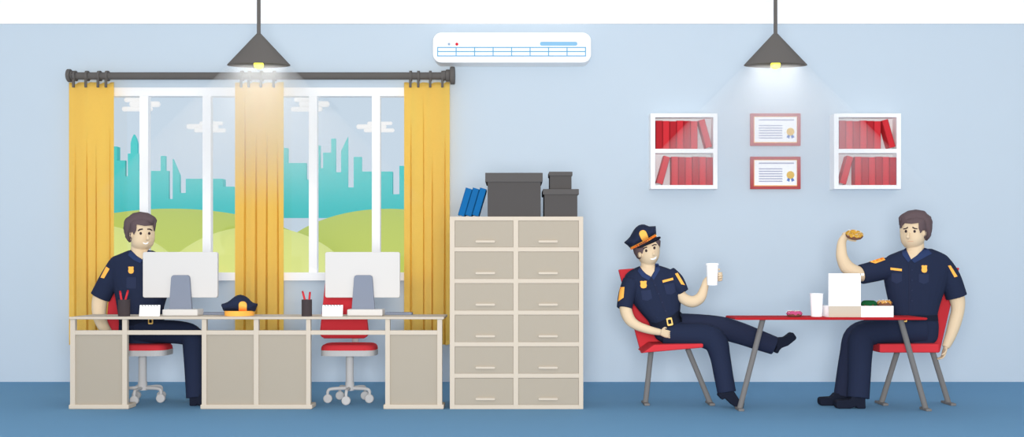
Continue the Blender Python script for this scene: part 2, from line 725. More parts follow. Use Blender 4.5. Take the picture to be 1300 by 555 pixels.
def curtain(x0, x1, hooks, seed, label, flare=0.0):
    rnd = random.Random(seed)
    root = thing('curtain', P((x0 + x1) / 2, 436, YC), label, 'curtain', 'yellow curtains on the rod')
    b = B()
    NU, NV = 180, 46
    creases = []
    n = 4
    for i in range(n):
        creases.append(((i + .75 + rnd.uniform(-.2, .2)) / (n + .3), rnd.uniform(.010, .016), rnd.uniform(.05, .35), rnd.uniform(-.02, .02)))
    top, bot = 104.5, 437
    grid = []
    for j in range(NV + 1):
        t = j / NV
        row = []
        for i in range(NU + 1):
            u = i / NU
            x = x0 + (x1 - x0) * u + flare * (u - .5) * t
            hk = [(h - x0) / (x1 - x0) for h in hooks]
            dmin = min(abs(u - h) for h in hk)
            sag = min(dmin * 16, 1.6) if j == 0 else 0
            ytop = top + 2.2 * (1 - min(1, dmin / .07))
            y = ytop + (bot - ytop) * t + (1.2 * math.sin(u * 19 + seed)) * t
            Y = YC + .012 * math.sin(u * 9 + seed)
            for cu, wd, st, dr in creases:
                d = abs(u - (cu + dr * t)) / (wd * (.7 + 1.3 * t))
                if d < 1 and t > st * .8:
                    Y += .055 * (1 - d) * min(1, (t - st * .8) / .25)
            p = P(x, y, YC)
            row.append(b.verts.new((p.x, Y, p.z)))
        grid.append(row)
    for j in range(NV):
        for i in range(NU):
            b.faces.new((grid[j][i], grid[j + 1][i], grid[j + 1][i + 1], grid[j][i + 1]))
    bmesh.ops.solidify(b, geom=b.faces[:], thickness=.006)
    obj('cloth', b, 'curtain', root, smooth=True)
    for h in hooks:
        b = B()
        w = 1.5 * S(YC)
        c = P(h, 96.5, YC)
        N = 20
        ro, ri = 6.6 * S(YC), 4.8 * S(YC)
        rings = []
        for q, rr in ((-w, ri), (-w, ro), (w, ro), (w, ri)):
            rings.append([Vector((c.x + q, YC + rr * math.cos(2 * math.pi * i / N), c.z + rr * math.sin(2 * math.pi * i / N))) for i in range(N)])
        ringloft(b, rings + [rings[0]], cap=False)
        bmesh.ops.remove_doubles(b, verts=b.verts, dist=1e-5)
        zt, zb = P(h, 102, YC).z, P(h, 112, YC).z
        box(b, c.x - w, c.x + w, YC - .05, YC - .032, zb, zt, .003)
        obj('hook', b, 'iron', root)
    return root


curtain(87, 145, (95.5, 111, 126.5, 136.5), 1, 'long yellow curtain at the left end of the rod')
curtain(298, 360.5, (307.5, 317, 332.5, 348.5), 2, 'long yellow curtain hanging at the middle of the rod')
curtain(513, 571, (521.5, 531.5, 546.5, 562), 3, 'long yellow curtain at the right end of the rod beside cabinet')

# ================================================================== pendant lamps and their light
YP = -1.2
SY = .42


def lamp(cx, label):
    top = P(cx, 43, YP)
    root = thing('pendant_lamp', Vector((top.x, YP, P(cx, 83, YP).z)), label, 'lamp', 'dark grey pendant lamps')
    b = B()
    rr = 2.4 * S(YP)
    wtube(b, [(Vector((top.x, YP, CEIL)), rr, rr), (P(cx, 44, YP), rr, rr)], straight=True, n=14)
    obj('cord', b, 'iron', root)
    b = B()
    R = 40 * S(YP)
    zt, zb = P(cx, 42.5, YP).z, P(cx, 83, YP).z
    th = .008
    N = 56
    prof = [(2.6 * S(YP), zt), (R, zb + .004), (R, zb), (R - th, zb), (.012, zt - .018)]
    lathe(b, prof, (top.x, YP), N, SY)
    obj('shade', b, 'iron', root)
    b = B()
    bz = P(cx, 84.3, YP).z
    rb = 6.3 * S(YP)
    lathe(b, [(.01, bz + .06), (rb * .6, bz + .05), (rb, bz + .02), (rb, bz + .005), (rb * .8, bz - .014), (rb * .35, bz - .022)], (top.x, YP), 20, .9)
    obj('bulb', b, bulbm, root, smooth=True)
    L = bpy.data.lights.new('lamp_light', 'AREA')
    L.shape = 'ELLIPSE'
    L.size, L.size_y = R * 1.7, R * 1.7 * SY
    L.energy = 1.6
    L.spread = math.radians(110)
    lo = bpy.data.objects.new('lamp_light', L)
    lo.location = Vector((top.x, YP, zb + .006)) - ORG[root.name]
    lo.parent = root
    COL.objects.link(lo)
    # cone of scatter added in the shape of the lamp's light beam
    b = B()
    apex = P(cx, 43, YP).z
    zlow = P(cx, 268, YP).z
    rings = []
    for k in range(13):
        z = zb - .012 + (zlow - zb) * k / 12
        r = (apex - z)
        rings.append([Vector((top.x + r * math.cos(2 * math.pi * i / 64), max(YP - 1.4, min(-.03, YP + SY * r * math.sin(2 * math.pi * i / 64))), z)) for i in range(64)])
    ringloft(b, rings)
    return root, (b, (top.x, YP, zlow), zb - zlow)


def beam_haze(b, org, H, label):  # light beam put into a volume whose density fades downward
    m = bpy.data.materials.new('beam_scatter')
    m.use_nodes = True
    nt = m.node_tree
    nt.nodes.remove(nt.nodes['Principled BSDF'])
    tc = nt.nodes.new('ShaderNodeTexCoord')
    sp = nt.nodes.new('ShaderNodeSeparateXYZ')
    mr = nt.nodes.new('ShaderNodeMapRange')
    mr.inputs[1].default_value = 0
    mr.inputs[2].default_value = H
    pw = nt.nodes.new('ShaderNodeMath')
    pw.operation = 'POWER'
    pw.inputs[1].default_value = 1.5
    ml = nt.nodes.new('ShaderNodeMath')
    ml.operation = 'MULTIPLY'
    ml.inputs[1].default_value = 1.5
    vs = nt.nodes.new('ShaderNodeVolumeScatter')
    vs.inputs['Color'].default_value = (1, 1, 1, 1)
    nt.links.new(tc.outputs['Object'], sp.inputs[0])
    nt.links.new(sp.outputs['Z'], mr.inputs[0])
    nt.links.new(mr.outputs[0], pw.inputs[0])
    nt.links.new(pw.outputs[0], ml.inputs[0])
    nt.links.new(ml.outputs[0], vs.inputs['Density'])
    nt.links.new(vs.outputs[0], nt.nodes['Material Output'].inputs['Volume'])
    o = obj('beam_haze', b, m, None, org=org)
    return tag(o, label, 'beam_haze', kind='stuff')


_, h1 = lamp(328.5, 'dark grey cone pendant lamp hanging in front of the window')
_, h2 = lamp(984.5, 'dark grey cone pendant lamp hanging above the framed certificates')
beam_haze(*h1, 'lamp light beam shaped as a soft volume cone in front of the window')
beam_haze(*h2, 'lamp light beam shaped as a soft volume cone above the certificates')

# ================================================================== air conditioner
Ya = -.2
root = thing('air_conditioner', P(650, 79, Ya), 'white wall air conditioner with blue grille above the cabinet', 'air conditioner')
b = B()
prism(b, rrect(549.5, 750.5, 41, 79.5, 11, 8), Ya, .2, .008)
obj('body', b, 'white', root)
b = B()
Yg = Ya - .003
for y in (60.2, 65.4, 71):
    fbox(b, 555, 744, y - .6, y + .6, Yg, .006)
for i in range(9):
    x = 555.6 + i * (743.4 - 555.6) / 8
    fbox(b, x - .6, x + .6, 60, 71.5, Yg - .0004, .006)
obj('grille', b, 'acline', root)
b = B()
prism(b, rrect(685.5, 733, 53, 58, 2.4), Yg, .006)
obj('display', b, 'acblue', root)
b = B()
prism(b, ellipse(570, 56, 1.6, 1.6), Yg, .006)
obj('indicator', b, 'acdot', root)
b = B()
prism(b, ellipse(580, 56, 1.9, 1.9), Yg, .006)
o = obj('indicator', b, 'reddot', root)
o['label'] = 'red indicator light'

# ================================================================== wall shelves with red books
Ys, Ds = -.14, .14


def shelf_unit(label):
    root = thing('wall_shelf', P(868, 240, Ys), label, 'shelf', 'white wall shelves')
    b = B()
    fbox(b, 826, 831.8, 144, 240, Ys, Ds, .002)
    fbox(b, 905.5, 911, 144, 240, Ys, Ds, .002)
    fbox(b, 831.8, 905.5, 144, 148.8, Ys, Ds, .002)
    fbox(b, 831.8, 905.5, 235, 240, Ys, Ds, .002)
    obj('case', b, 'white', root)
    b = B()
    fbox(b, 831.8, 905.5, 189, 194.4, Ys + .001, Ds - .012, .002)
    obj('shelf_board', b, 'white', root)
    b = B()
    fbox(b, 829, 908, 146, 238, -.02, .015)
    obj('back_panel', b, 'shelf_back', root)
    return root


def book(px0, px1, py0, py1, lean, m, label, group, dx=0.0):
    """upright or leaning book: boards, spine and a paler page block"""
    Yb = Ys + .012
    w = (px1 - px0) * S(Yb)
    h = (py1 - py0) * S(Yb)
    a = P(px0, py1, Yb)
    root = thing('book', (a.x + dx, Yb, a.z), label, 'book', group)
    o0 = ORG[root.name]
    d = .1
    R = Matrix.Rotation(lean, 3, 'Y')
    piv = Vector((0, 0, 0)) if lean >= 0 else Vector((w, 0, 0))
    c = B()
    box(c, .0004, .0045, 0, d, 0, h)
    box(c, w - .0045, w - .0004, 0, d, 0, h)
    box(c, .0004, w - .0004, 0, .006, 0, h, .0018)
    pg = B()
    box(pg, .004, w - .004, .005, d - .004, .004, h - .004)
    for bm_, nm, mm in ((c, 'cover', m), (pg, 'pages', 'paper')):
        for v in bm_.verts:
            v.co = R @ (v.co - piv) + piv
        zmin = 0
        for v in bm_.verts:
            v.co = v.co + o0
        obj(nm, bm_, mm, root)
    # stand on its lowest corner
    lo = min((R @ (Vector(q) - piv) + piv).z for q in ((0, 0, 0), (w, 0, 0)))
    root.location.z -= lo
    ORG[root.name] = Vector(root.location)
    return root


SHIFT = P(1059, 144, Ys).x - P(826, 144, Ys).x
ORD = ['leftmost', 'second', 'third', 'fourth', 'fifth', 'rightmost']
shelf_unit('white wall shelf of red books left of the certificates')
unit2 = None
for side, dx in (('left', 0.0), ('right', SHIFT)):
    if dx:
        src = [o for o in COL.objects if o.name.startswith('wall_shelf') and o.parent is None][0]
        dup(src, (dx, 0, 0), 'white wall shelf of red books right of the certificates')
    n = 6
    for lev, xa, xb, yt, yb in (('upper', 832.4, 885.6, 153.2, 189), ('lower', 852.4, 905.2, 199, 235)):
        g = 'red books on the %s board of the %s wall shelf' % (lev, side)
        for i in range(n):
            x0 = xa + (xb - xa) * i / n
            x1 = xa + (xb - xa) * (i + 1) / n
            w = '%s upright red book on the %s board of the %s wall shelf' % (ORD[i] if i in (0, 5) else ORD[i] + ' from left', lev, side)
            book(x0, x1, yt + (i % 3) * .35, yb, 0, 'bookdark' if (i + (lev == 'lower')) % 2 == 0 else 'book', w, g, dx)
    book(896, 904.2, 152, 188.2, math.radians(-15.6), 'book', 'red book leaning left at the right end of the upper board, %s wall shelf' % side, None, dx)
    book(833.4, 841.6, 198.5, 234.2, math.radians(15.6), 'book', 'red book leaning right at the left end of the lower board, %s wall shelf' % side, None, dx)

# ================================================================== certificates
Yq = -.03
root = thing('framed_certificate', P(985, 185, Yq), 'red framed certificate with gold seal, upper of the two', 'certificate', 'framed certificates')
b = B()
for a in ((953, 957, 144, 185), (1012.5, 1016.5, 144, 185), (957, 1012.5, 144, 147.6), (957, 1012.5, 181.4, 185)):
    fbox(b, *a, Yq, .03, .001)
obj('frame', b, 'frame', root)
b = B()
fbox(b, 956.5, 1013, 147, 182, Yq + .012, .012)
obj('mount', b, 'goldline', root)
b = B()
fbox(b, 957.9, 1011.4, 148.6, 180.3, Yq + .009, .006)
obj('paper', b, 'paper', root)
b = B()
fbox(b, 963.5, 1008, 151.5, 153.1, Yq + .0075, .003)
for i in range(6):
    y = 159.5 + i * 3.15
    fbox(b, 963.5, 993.3, y - .7, y + .7, Yq + .0075, .003)
o = obj('text_lines', b, 'ink', root)
b = B()
prism(b, ellipse(1003.6, 167.2, 4.9, 4.9, 24), Yq + .004, .007, .001)
obj('seal', b, 'seal', root)
b = B()
prism(b, [(1000.6, 170.5), (1003.2, 171.5), (1001.8, 176.2), (1000.3, 174.6), (998.6, 174.8)], Yq + .0062, .004)
prism(b, [(1006.6, 170.5), (1004, 171.5), (1005.4, 176.2), (1006.9, 174.6), (1008.6, 174.8)], Yq + .0062, .004)
obj('ribbon', b, 'ribbon', root)
dup(root, (0, 0, -55 * S(Yq)), 'red framed certificate with gold seal, lower of the two')

# ================================================================== filing cabinet and what stands on it
Yk = -1.93
root = thing('filing_cabinet', (P(655, 519, Yk).x, Yk, 0), 'tall cream filing cabinet with twelve taupe drawers', 'cabinet')
b = B()
a, c = P(571, 519, Yk), P(740.5, 275, Yk)
box(b, a.x, c.x, Yk + .02, Yk + .5, 0, c.z - .002)
fbox(b, 571, 577.3, 275, 519.6, Yk, .03, .002)
fbox(b, 734.8, 740.5, 275, 519.6, Yk, .03, .002)
fbox(b, 651.8, 658, 275, 519.6, Yk, .03, .002)
rows = [(280.2, 314), (319.5, 354.2), (359.7, 394.3), (399.8, 434.4), (440, 474.4), (480, 514.2)]
edges = [275] + [v for r_ in rows for v in r_] + [519.6]
for i in range(0, len(edges), 2):
    fbox(b, 577, 735, edges[i], edges[i + 1], Yk + .001, .028, .002)
obj('body', b, 'cream', root)
for (x0, x1, hx0, hx1) in ((577.3, 651.8, 603.7, 628.5), (658, 734.8, 683.7, 708.2)):
    for (y0, y1) in rows:
        b = B()
        fbox(b, x0 + .25, x1 - .25, y0 + .25, y1 - .25, Yk + .006, .014, .001)
        d = obj('drawer', b, 'panel', root)
        b = B()
        yh = y1 - 7.3
        prism(b, rrect(hx0, hx1, yh - 1.4, yh + 1.4, 1.3, 3), Yk - .010, .017, .001)
        obj('handle', b, 'cream', d)


def card_box(bx0, bx1, by0, by1, lx0, lx1, ly0, ly1, Y, depth, label):
    root = thing('storage_box', P((bx0 + bx1) / 2, by1, Y), label, 'box', 'charcoal storage boxes on the cabinet')
    b = B()
    fbox(b, bx0, bx1, by0 - 1.5, by1, Y + .008, depth - .016, .003)
    obj('body', b, 'box', root)
    b = B()
    fbox(b, lx0, lx1, ly0, ly1, Y, depth, .003)
    obj('lid', b, 'lid', root)
    return root


card_box(619, 686.5, 231, 274.9, 616, 689, 219.4, 231, -1.91, .4, 'large charcoal lidded box on the cabinet beside the blue binders')
card_box(691, 733, 247, 274.9, 689.2, 735, 240, 247, -1.91, .34, 'medium charcoal lidded box on the cabinet under the smallest box')
card_box(698, 725.6, 223, 240, 697, 726.8, 218, 223, -1.88, .24, 'smallest charcoal lidded box stacked on the medium box')

for i, (x, m, lab) in enumerate(((581.2, 'blue', 'blue binder leaning outermost, nearest the yellow curtain'), (590.2, 'darkblue', 'dark blue binder leaning between the two brighter ones'),
                                 (599.3, 'blue', 'blue binder leaning directly against the large charcoal box'))):
    Yb = -1.9
    w, h = 8.55 * S(Yb), 36 * S(Yb)
    base = P(x, 275, Yb)
    root = thing('binder', base, lab, 'binder', 'blue binders leaning on the cabinet')
    R = Matrix.Rotation(math.radians(16.4), 3, 'Y')
    c = B()
    box(c, 0.0005, .004, 0, .2, 0, h)
    box(c, w - .004, w - .0005, 0, .2, 0, h)
    box(c, .0005, w - .0005, 0, .005, 0, h, .0015)
    pg = B()
    box(pg, .0045, w - .0045, .0055, .19, .004, h - .006)
    lift = w * math.sin(math.radians(16.4))
    for bm_, nm, mm in ((c, 'cover', m), (pg, 'pages', 'paper')):
        for v in bm_.verts:
            v.co = R @ v.co + base + Vector((0, 0, lift))
        obj(nm, bm_, mm, root)

# ================================================================== the long desk
Yd = -1.95
DT = .45
ZT = P(0, 399.2, Yd + DT).z
root = thing('desk', (P(325, 519, Yd).x, Yd, 0), 'long cream desk frame with taupe panels under the window', 'desk')
b = B()
x0, x1 = P(86.8, 402, Yd).x, P(563.5, 402, Yd).x
box(b, x0, x1, Yd, Yd + DT, P(0, 405.7, Yd).z, ZT, .006)
obj('worktop', b, 'cream', root)
b = B()
fbox(b, 90, 560, 419.6, 425.2, Yd + .02, .03, .002)
obj('rail', b, 'cream', root)
for a, c in ((88.8, 95.2), (155, 161.2), (256, 262), (322, 328.2), (388.5, 394.2), (489, 495), (555, 561.2)):
    b = B()
    xa, xb = P(a, 0, Yd + .016).x, P(c, 0, Yd + .016).x
    box(b, xa, xb, Yd + .016, Yd + .056, .03, P(0, 405, Yd).z, .002)
    obj('post', b, 'cream', root)
for a, c in ((95, 155.2), (261.8, 322.2), (328, 388.7), (494.8, 555.2)):
    b = B()
    fbox(b, a, c, 425, 515, Yd + .03, .14, 0)
    obj('panel', b, 'panel', root)
for a, c in ((86.8, 163.2), (254, 396.2), (486.5, 563.3)):
    b = B()
    zf = P(0, 514, Yd + .01).z
    box(b, P(a, 0, Yd + .01).x, P(c, 0, Yd + .01).x, Yd + .01, Yd + .18, 0, zf, .008)
    obj('plinth', b, 'cream', root)

# ---- things on the desk
def on(Y):
    """row of pixels where the desk top is seen at depth Y"""
    return CY + (EYE - ZT) * F / (Y - CAMY)


Ym = -1.68


def monitor(cx, label):
    root = thing('monitor', (P(cx, 0, Ym).x, Ym, ZT), label, 'monitor', 'white monitors seen from behind')
    yb = on(Ym)
    b = B()
    prism(b, rrect(cx - 47.5, cx + 47.5, 320, 378, 2.6), Ym + .03, .035, .004)
    obj('screen', b, 'offwhite', root)
    b = B()
    prism(b, [(cx - 14.6, 393), (cx - 11.7, 353), (cx - 10.8, 350.6), (cx - 8.6, 349.4), (cx + 8.6, 349.4), (cx + 10.8, 350.6), (cx + 11.7, 353), (cx + 14.6, 393)], Ym, .03, .003)
    obj('stand', b, 'stand', root)
    b = B()
    x0, x1 = P(cx - 23, 0, Ym - .09).x, P(cx + 22, 0, Ym - .09).x
    box(b, x0, x1, Ym - .09, Ym + .08, ZT, P(0, 393, Ym - .09).z, .008)
    obj('base', b, 'offwhite', root)
    return root


m1 = monitor(228.7, 'white monitor in front of the seated officer at the desk')
dxm = P(461, 0, Ym).x - P(228.7, 0, Ym).x
dup(m1, (dxm, 0, 0), 'white monitor in front of the empty red desk chair')


def keyboard(x0, x1, label):
    Yk_ = -1.62
    root = thing('keyboard', (P((x0 + x1) / 2, 0, Yk_).x, Yk_, ZT), label, 'keyboard', 'grey keyboards on the desk')
    b = B()
    a, c = P(x0, 0, Yk_).x, P(x1, 0, Yk_).x
    h = .018
    box(b, a, c, Yk_, Yk_ + .1, ZT, ZT + h, .003)
    obj('case', b, 'stand', root)
    b = B()
    for i in range(10):
        for j in range(4):
            xx = a + .008 + (c - a - .016) * i / 10
            box(b, xx, xx + (c - a - .016) / 10 - .003, Yk_ + .01 + j * .021, Yk_ + .028 + j * .021, ZT + h - .001, ZT + h + .003)
    obj('keys', b, 'stand', root)
    return root


k1 = keyboard(250.3, 285, 'slim grey keyboard between the left monitor and the cap')
dup(k1, (P(483.5, 0, -1.62).x - P(250.3, 0, -1.62).x + .03, 0, 0), 'slim grey keyboard at the right end of the desk')


def notepad(x0, x1, label):
    Yn = -1.82
    root = thing('notepad', (P((x0 + x1) / 2, 0, Yn).x, Yn, ZT), label, 'notepad', 'white spiral notepads on the desk')
    zb = ZT
    a, c = P(x0, 387.5, Yn), P(x1, 387.5, Yn)
    b = B()
    prof = [(-.0, 0), (.012, 0), (.026, a.z - zb), (.019, a.z - zb)]
    vsx = []
    for xx in (a.x, c.x):
        vsx.append([b.verts.new((xx, Yn + q, zb + z)) for q, z in prof])
    n = 4
    for i in range(n):
        b.faces.new((vsx[0][i], vsx[0][(i + 1) % n], vsx[1][(i + 1) % n], vsx[1][i]))
    b.faces.new(vsx[0])
    b.faces.new(list(reversed(vsx[1])))
    obj('pages', b, 'paper', root)
    b = B()
    pts = []
    for k in range(6 * 12 + 1):
        t = 2 * math.pi * k / 12
        pts.append((Vector((a.x + (c.x - a.x) * (.06 + .88 * k / 72), Yn + .022 + .010 * math.cos(t), a.z - .004 + .009 * math.sin(t))), .0022, .0022))
    wtube(b, pts, straight=True, n=6)
    obj('spiral', b, 'wire', root)
    return root


n1 = notepad(176.5, 202.3, 'white spiral notepad in front of the seated officer')
dup(n1, (P(409, 0, -1.82).x - P(176.5, 0, -1.82).x, 0, 0), 'white spiral notepad beside the right monitor')


def pen_cup(x0, x1, top, pens, label, plabels):
    Yp = -1.82
    r = (x1 - x0) / 2 * S(Yp)
    c = P((x0 + x1) / 2, 0, Yp)
    zt = P(0, top, Yp).z
    b = B()
    lathe(b, [(r, ZT), (r, zt), (r - .004, zt), (r - .004, ZT + .006)], (c.x, Yp), 28)
    o = obj('pen_holder', b, 'holder', None, org=(c.x, Yp, ZT))
    tag(o, label, 'pen holder', 'dark pen holders on the desk')
    for (xa, ya, xb, yb), lb in zip(pens, plabels):
        dy = -.007 if 'left' in lb.split(' in ')[0] else .007
        t = P(xa, ya, Yp + dy)
        q = P(xb, yb, Yp + dy)
        dirv = (t - q).normalized()
        low = q - dirv * ((q.z - (ZT + .02)) / dirv.z)
        rr = 1.35 * S(Yp)
        pr = thing('pencil', low, lb, 'pencil', 'red pencils in the pen holders')
        b = B()
        wtube(b, [(low, rr, rr), (t - dirv * .016, rr, rr)], straight=True, n=6)
        obj('barrel', b, 'red', pr)
        b = B()
        wtube(b, [(t - dirv * .016, rr * .98, rr * .98), (t, rr * .8, rr * .8)], straight=True, n=10)
        obj('eraser', b, 'bookdark', pr)
    return o


pen_cup(150.2, 164.8, 380.4, ((152.4, 369.4, 154, 380), (162.6, 368.6, 159.4, 380)), 'dark pen holder in front of the seated officer',
        ('red pencil on the left in the pen holder before the officer', 'red pencil on the right in the pen holder before the officer'))
pen_cup(383, 396, 380.4, ((384, 369.6, 387, 381), (393.6, 370.6, 392.6, 381)), 'dark pen holder standing alone left of the right monitor',
        ('red pencil leaning left in the pen holder beside the right monitor', 'nearly upright red pencil in the pen holder beside the right monitor'))

# police cap on the desk
Yh = -1.72
root = thing('police_cap', (P(304, 0, Yh).x, Yh, ZT), 'navy police cap with gold badge lying on the desk', 'cap')
crown = [(281, 386), (285, 385), (289, 383.5), (293, 380.5), (297.4, 377), (301, 375), (305, 374.1), (309, 375), (313, 377), (317, 381), (320, 383.8), (324, 385), (327.2, 385.6), (323.4, 395.5), (285, 395.5)]
b = B()
inflate(b, crown, Yh, .12, w=9, step=1.6, power=.6)
o1 = obj('crown', b, 'navy', root, smooth=True)
b = B()
rings = []
for y, k in ((394.4, 1.0), (on(Yh), .98)):
    cc = P(304, y, Yh)
    rings.append([Vector((cc.x + 18.4 * k * S(Yh) * math.cos(2 * math.pi * i / 40), Yh + .125 * k * math.sin(2 * math.pi * i / 40), cc.z)) for i in range(40)])
ringloft(b, rings)
o2 = obj('band', b, 'orange', root, smooth=False)
b = B()
decal(b, bvh_of(o1, o2), rrect(303, 313.2, 382.8, 398.5, 4.6), .004)
obj('badge', b, 'orange', root)


# ================================================================== office chairs on castors
def office_chair(cx, Yc, backpoly, Yb, label):
    root = thing('office_chair', (P(cx, 0, Yc).x, Yc, 0), label, 'chair', 'red office chairs behind the desk')
    X = P(cx, 0, Yc).x
    s = S(Yc)
    zs0, zs1, zp = P(0, 445.3, Yc - .15).z, P(0, 436.4, Yc - .02).z, P(0, 452.4, Yc - .15).z
    b = B()
    n = 40

    def ringat(r, z, e=4.0):
        out = []
        for i in range(n):
            cs, sn = math.cos(2 * math.pi * i / n), math.sin(2 * math.pi * i / n)
            out.append(Vector((X + r * math.copysign(abs(cs) ** (2 / e), cs), Yc + .92 * r * .5 / .5 * math.copysign(abs(sn) ** (2 / e), sn) * .75, z)))
        return out

    R = 34.8 * s
    ringloft(b, [ringat(R, zs0), ringat(R * .985, zs0 + (zs1 - zs0) * .5), ringat(R * .94, zs0 + (zs1 - zs0) * .82), ringat(R * .86, zs1)])
    obj('seat', b, 'red', root, smooth=False)
    b = B()
    ringloft(b, [ringat(R, zp), ringat(R, zs0)])
    obj('seat_plate', b, 'grey', root)
    b = B()
    wtube(b, [(Vector((X, Yc, .17)), 5.6 * s, 5.6 * s), (Vector((X, Yc, .10)), 6 * s, 6 * s)], straight=True, n=20)
    wtube(b, [(Vector((X, Yc, zp + .002)), 5 * s, 5 * s), (Vector((X, Yc, .12)), 5 * s, 5 * s)], straight=True, n=20)
    obj('column', b, 'grey', root)
    for k in range(5):
        a = math.radians(-90 + 72 * k)
        dx, dy = math.cos(a), math.sin(a)
        L = .185
        b = B()
        ctr = Vector((X, Yc, 0))
        wtube(b, [(ctr + Vector((0, 0, .118)), .016, .014), (ctr + Vector((dx * L * .8, dy * L * .8, .118)), .014, .012), (ctr + Vector((dx * L, dy * L, .1)), .013, .012), (ctr + Vector((dx * L, dy * L, .06)), .012, .012)], n=12)
        obj('base_arm', b, 'grey', root, smooth=True)
        b = B()
        wc = ctr + Vector((dx * L, dy * L, .037))
        wtube(b, [(wc - Vector((0, .018, 0)), .03, .03), (wc - Vector((0, .013, 0)), .037, .037), (wc + Vector((0, .013, 0)), .037, .037), (wc + Vector((0, .018, 0)), .03, .03)], straight=True, n=22)
        obj('castor', b, 'grey', root)
    b = B()
    pts = smooth_poly(backpoly, 1)
    prism(b, pts, Yb, .06, .012)
    obj('backrest', b, 'red', root)
    b = B()
    zb = P(0, 420, Yb).z
    wtube(b, [(Vector((X, Yc + .05, zp + .01)), .03, .012), (Vector((X, Yb + .07, zp + .012)), .03, .012), (Vector((X, Yb + .085, zp + .06)), .03, .012), (Vector((X, Yb + .075, zb)), .03, .012)], n=12)
    obj('back_support', b, 'grey', root, smooth=True)
    return root


def backpoly(cx, hw_b, hw_t, top, bot):
    return [(cx - hw_b + 6, bot), (cx - hw_b + 2.2, bot - 2), (cx - hw_b, bot - 6), (cx - hw_t, top + 6), (cx - hw_t + 2, top + 2), (cx - hw_t + 6, top),
            (cx + hw_t - 6, top), (cx + hw_t - 2, top + 2), (cx + hw_t, top + 6), (cx + hw_b, bot - 6), (cx + hw_b - 2.2, bot - 2), (cx + hw_b - 6, bot)]


YO = -1.5
office_chair(444, YO, backpoly(436.5, 31, 22, 333, 430), YO + .22, 'empty red office chair on castors behind the right monitor')
office_chair(181, YO + .02, backpoly(165, 32, 24, 336, 430), YO + .3, 'red office chair under the officer seated at the desk')


# ================================================================== visitors' chairs and the table
def side_chair(seat, back, legs, Yf, depth, label):
    cx = sum(p[0] for p in seat) / len(seat)
    root = thing('side_chair', (P(cx, 0, Yf + depth / 2).x, Yf + depth / 2, 0), label, 'chair', 'red chairs at the table')
    Ymid = Yf + depth / 2
    b = B()
    prism(b, seat, Yf, depth, .01)
    obj('seat', b, 'red', root)
    b = B()
    prism(b, back, Yf + depth - .006, .045, .01)
    obj('backrest', b, 'red', root)
    for (xa, ya, xb, yb) in legs:
        b = B()
        t, q = P(xa, ya, Ymid), P(xb, yb, Ymid)
        q = Vector((q.x, Ymid, .012))
        r = 3.4 * S(Ymid)
        wtube(b, [(t, r, r), (q, r, r)], straight=True, n=14)
        l = obj('leg', b, 'leg', root, smooth=False)
        b = B()
        box(b, q.x - r, q.x + r, Ymid - .1, Ymid + .1, 0, .02, .004)
        obj('foot', b, 'leg', l)
    return root


YS, DSC = -1.82, .36
side_chair([(816, 448.4), (893, 441.6), (893, 436.5), (830, 438)], [(785.2, 342.4), (824, 339.5), (846, 441), (814, 449)],
           ((826.5, 446, 819.5, 513), (873, 443, 901.5, 513)), YS, DSC, 'red chair leaning under the officer in a cap')
side_chair([(1117, 448), (1192.6, 448), (1192.6, 437), (1117, 437)], [(1164, 448), (1152, 340), (1218.6, 340), (1193.5, 448)],
           ((1139, 447, 1119, 518), (1184, 447, 1204, 518)), YS, DSC, 'red chair under the bareheaded officer holding a doughnut')

Yt0, Yt1 = -2.14, -1.79
ZTAB = P(0, 400.6, Yt1).z
root = thing('table', (P(1055, 0, -1.96).x, -1.96, 0), 'red topped table on slanted grey legs between two officers', 'table')
b = B()
prism(b, rrect(933, 1177.5, 399.2, 406.6, 3), Yt0, Yt1 - Yt0, 0)
zs = P(0, 406.4, Yt0).z
ztop = ZTAB
for v in b.verts:
    k = (v.co.z - P(0, 406.6, Yt0).z) / (P(0, 399.2, Yt0).z - P(0, 406.6, Yt0).z)
    v.co.z = zs + (ztop - zs) * k
bevel_all(b, .003, 1)
obj('table_top', b, 'tablered', root)
for xa, xb in ((968.5, 939), (1143, 1175)):
    Yl = -1.99
    t = Vector((P(xa, 406, Yl).x, Yl, zs + .002))
    q = Vector((P(xb, 518, Yl).x, Yl, .012))
    b = B()
    r = 3.5 * S(Yl)
    wtube(b, [(t, r, .024), (q, r, .024)], straight=True, n=14)
    l = obj('leg', b, 'leg', root)
    b = B()
    box(b, q.x - r, q.x + r, Yl - .07, Yl + .07, 0, .02, .004)
    obj('foot', b, 'leg', l)


def tab(Y):
    return CY + (EYE - ZTAB) * F / (Y - CAMY)


# paper cup on the table
def cup(bm, c, r0, r1, z0, z1):
    th = .0022
    return lathe(bm, [(r0, z0), (r1 - .001, z1 - .006), (r1 + .002, z1 - .004), (r1 + .002, z1), (r1 - .002, z1), (r0 - th, z0 + .01)], c, 40)


Yu = -1.98
c = P(1036.6, 0, Yu)
b = B()
cup(b, (c.x, Yu), 6.7 * S(Yu), 8.2 * S(Yu), ZTAB, P(0, 372.8, Yu - .05).z)
o = obj('paper_cup', b, 'paper', None, org=(c.x, Yu, ZTAB), smooth=False)
tag(o, 'plain white paper cup standing on the red table', 'cup', 'white cups')

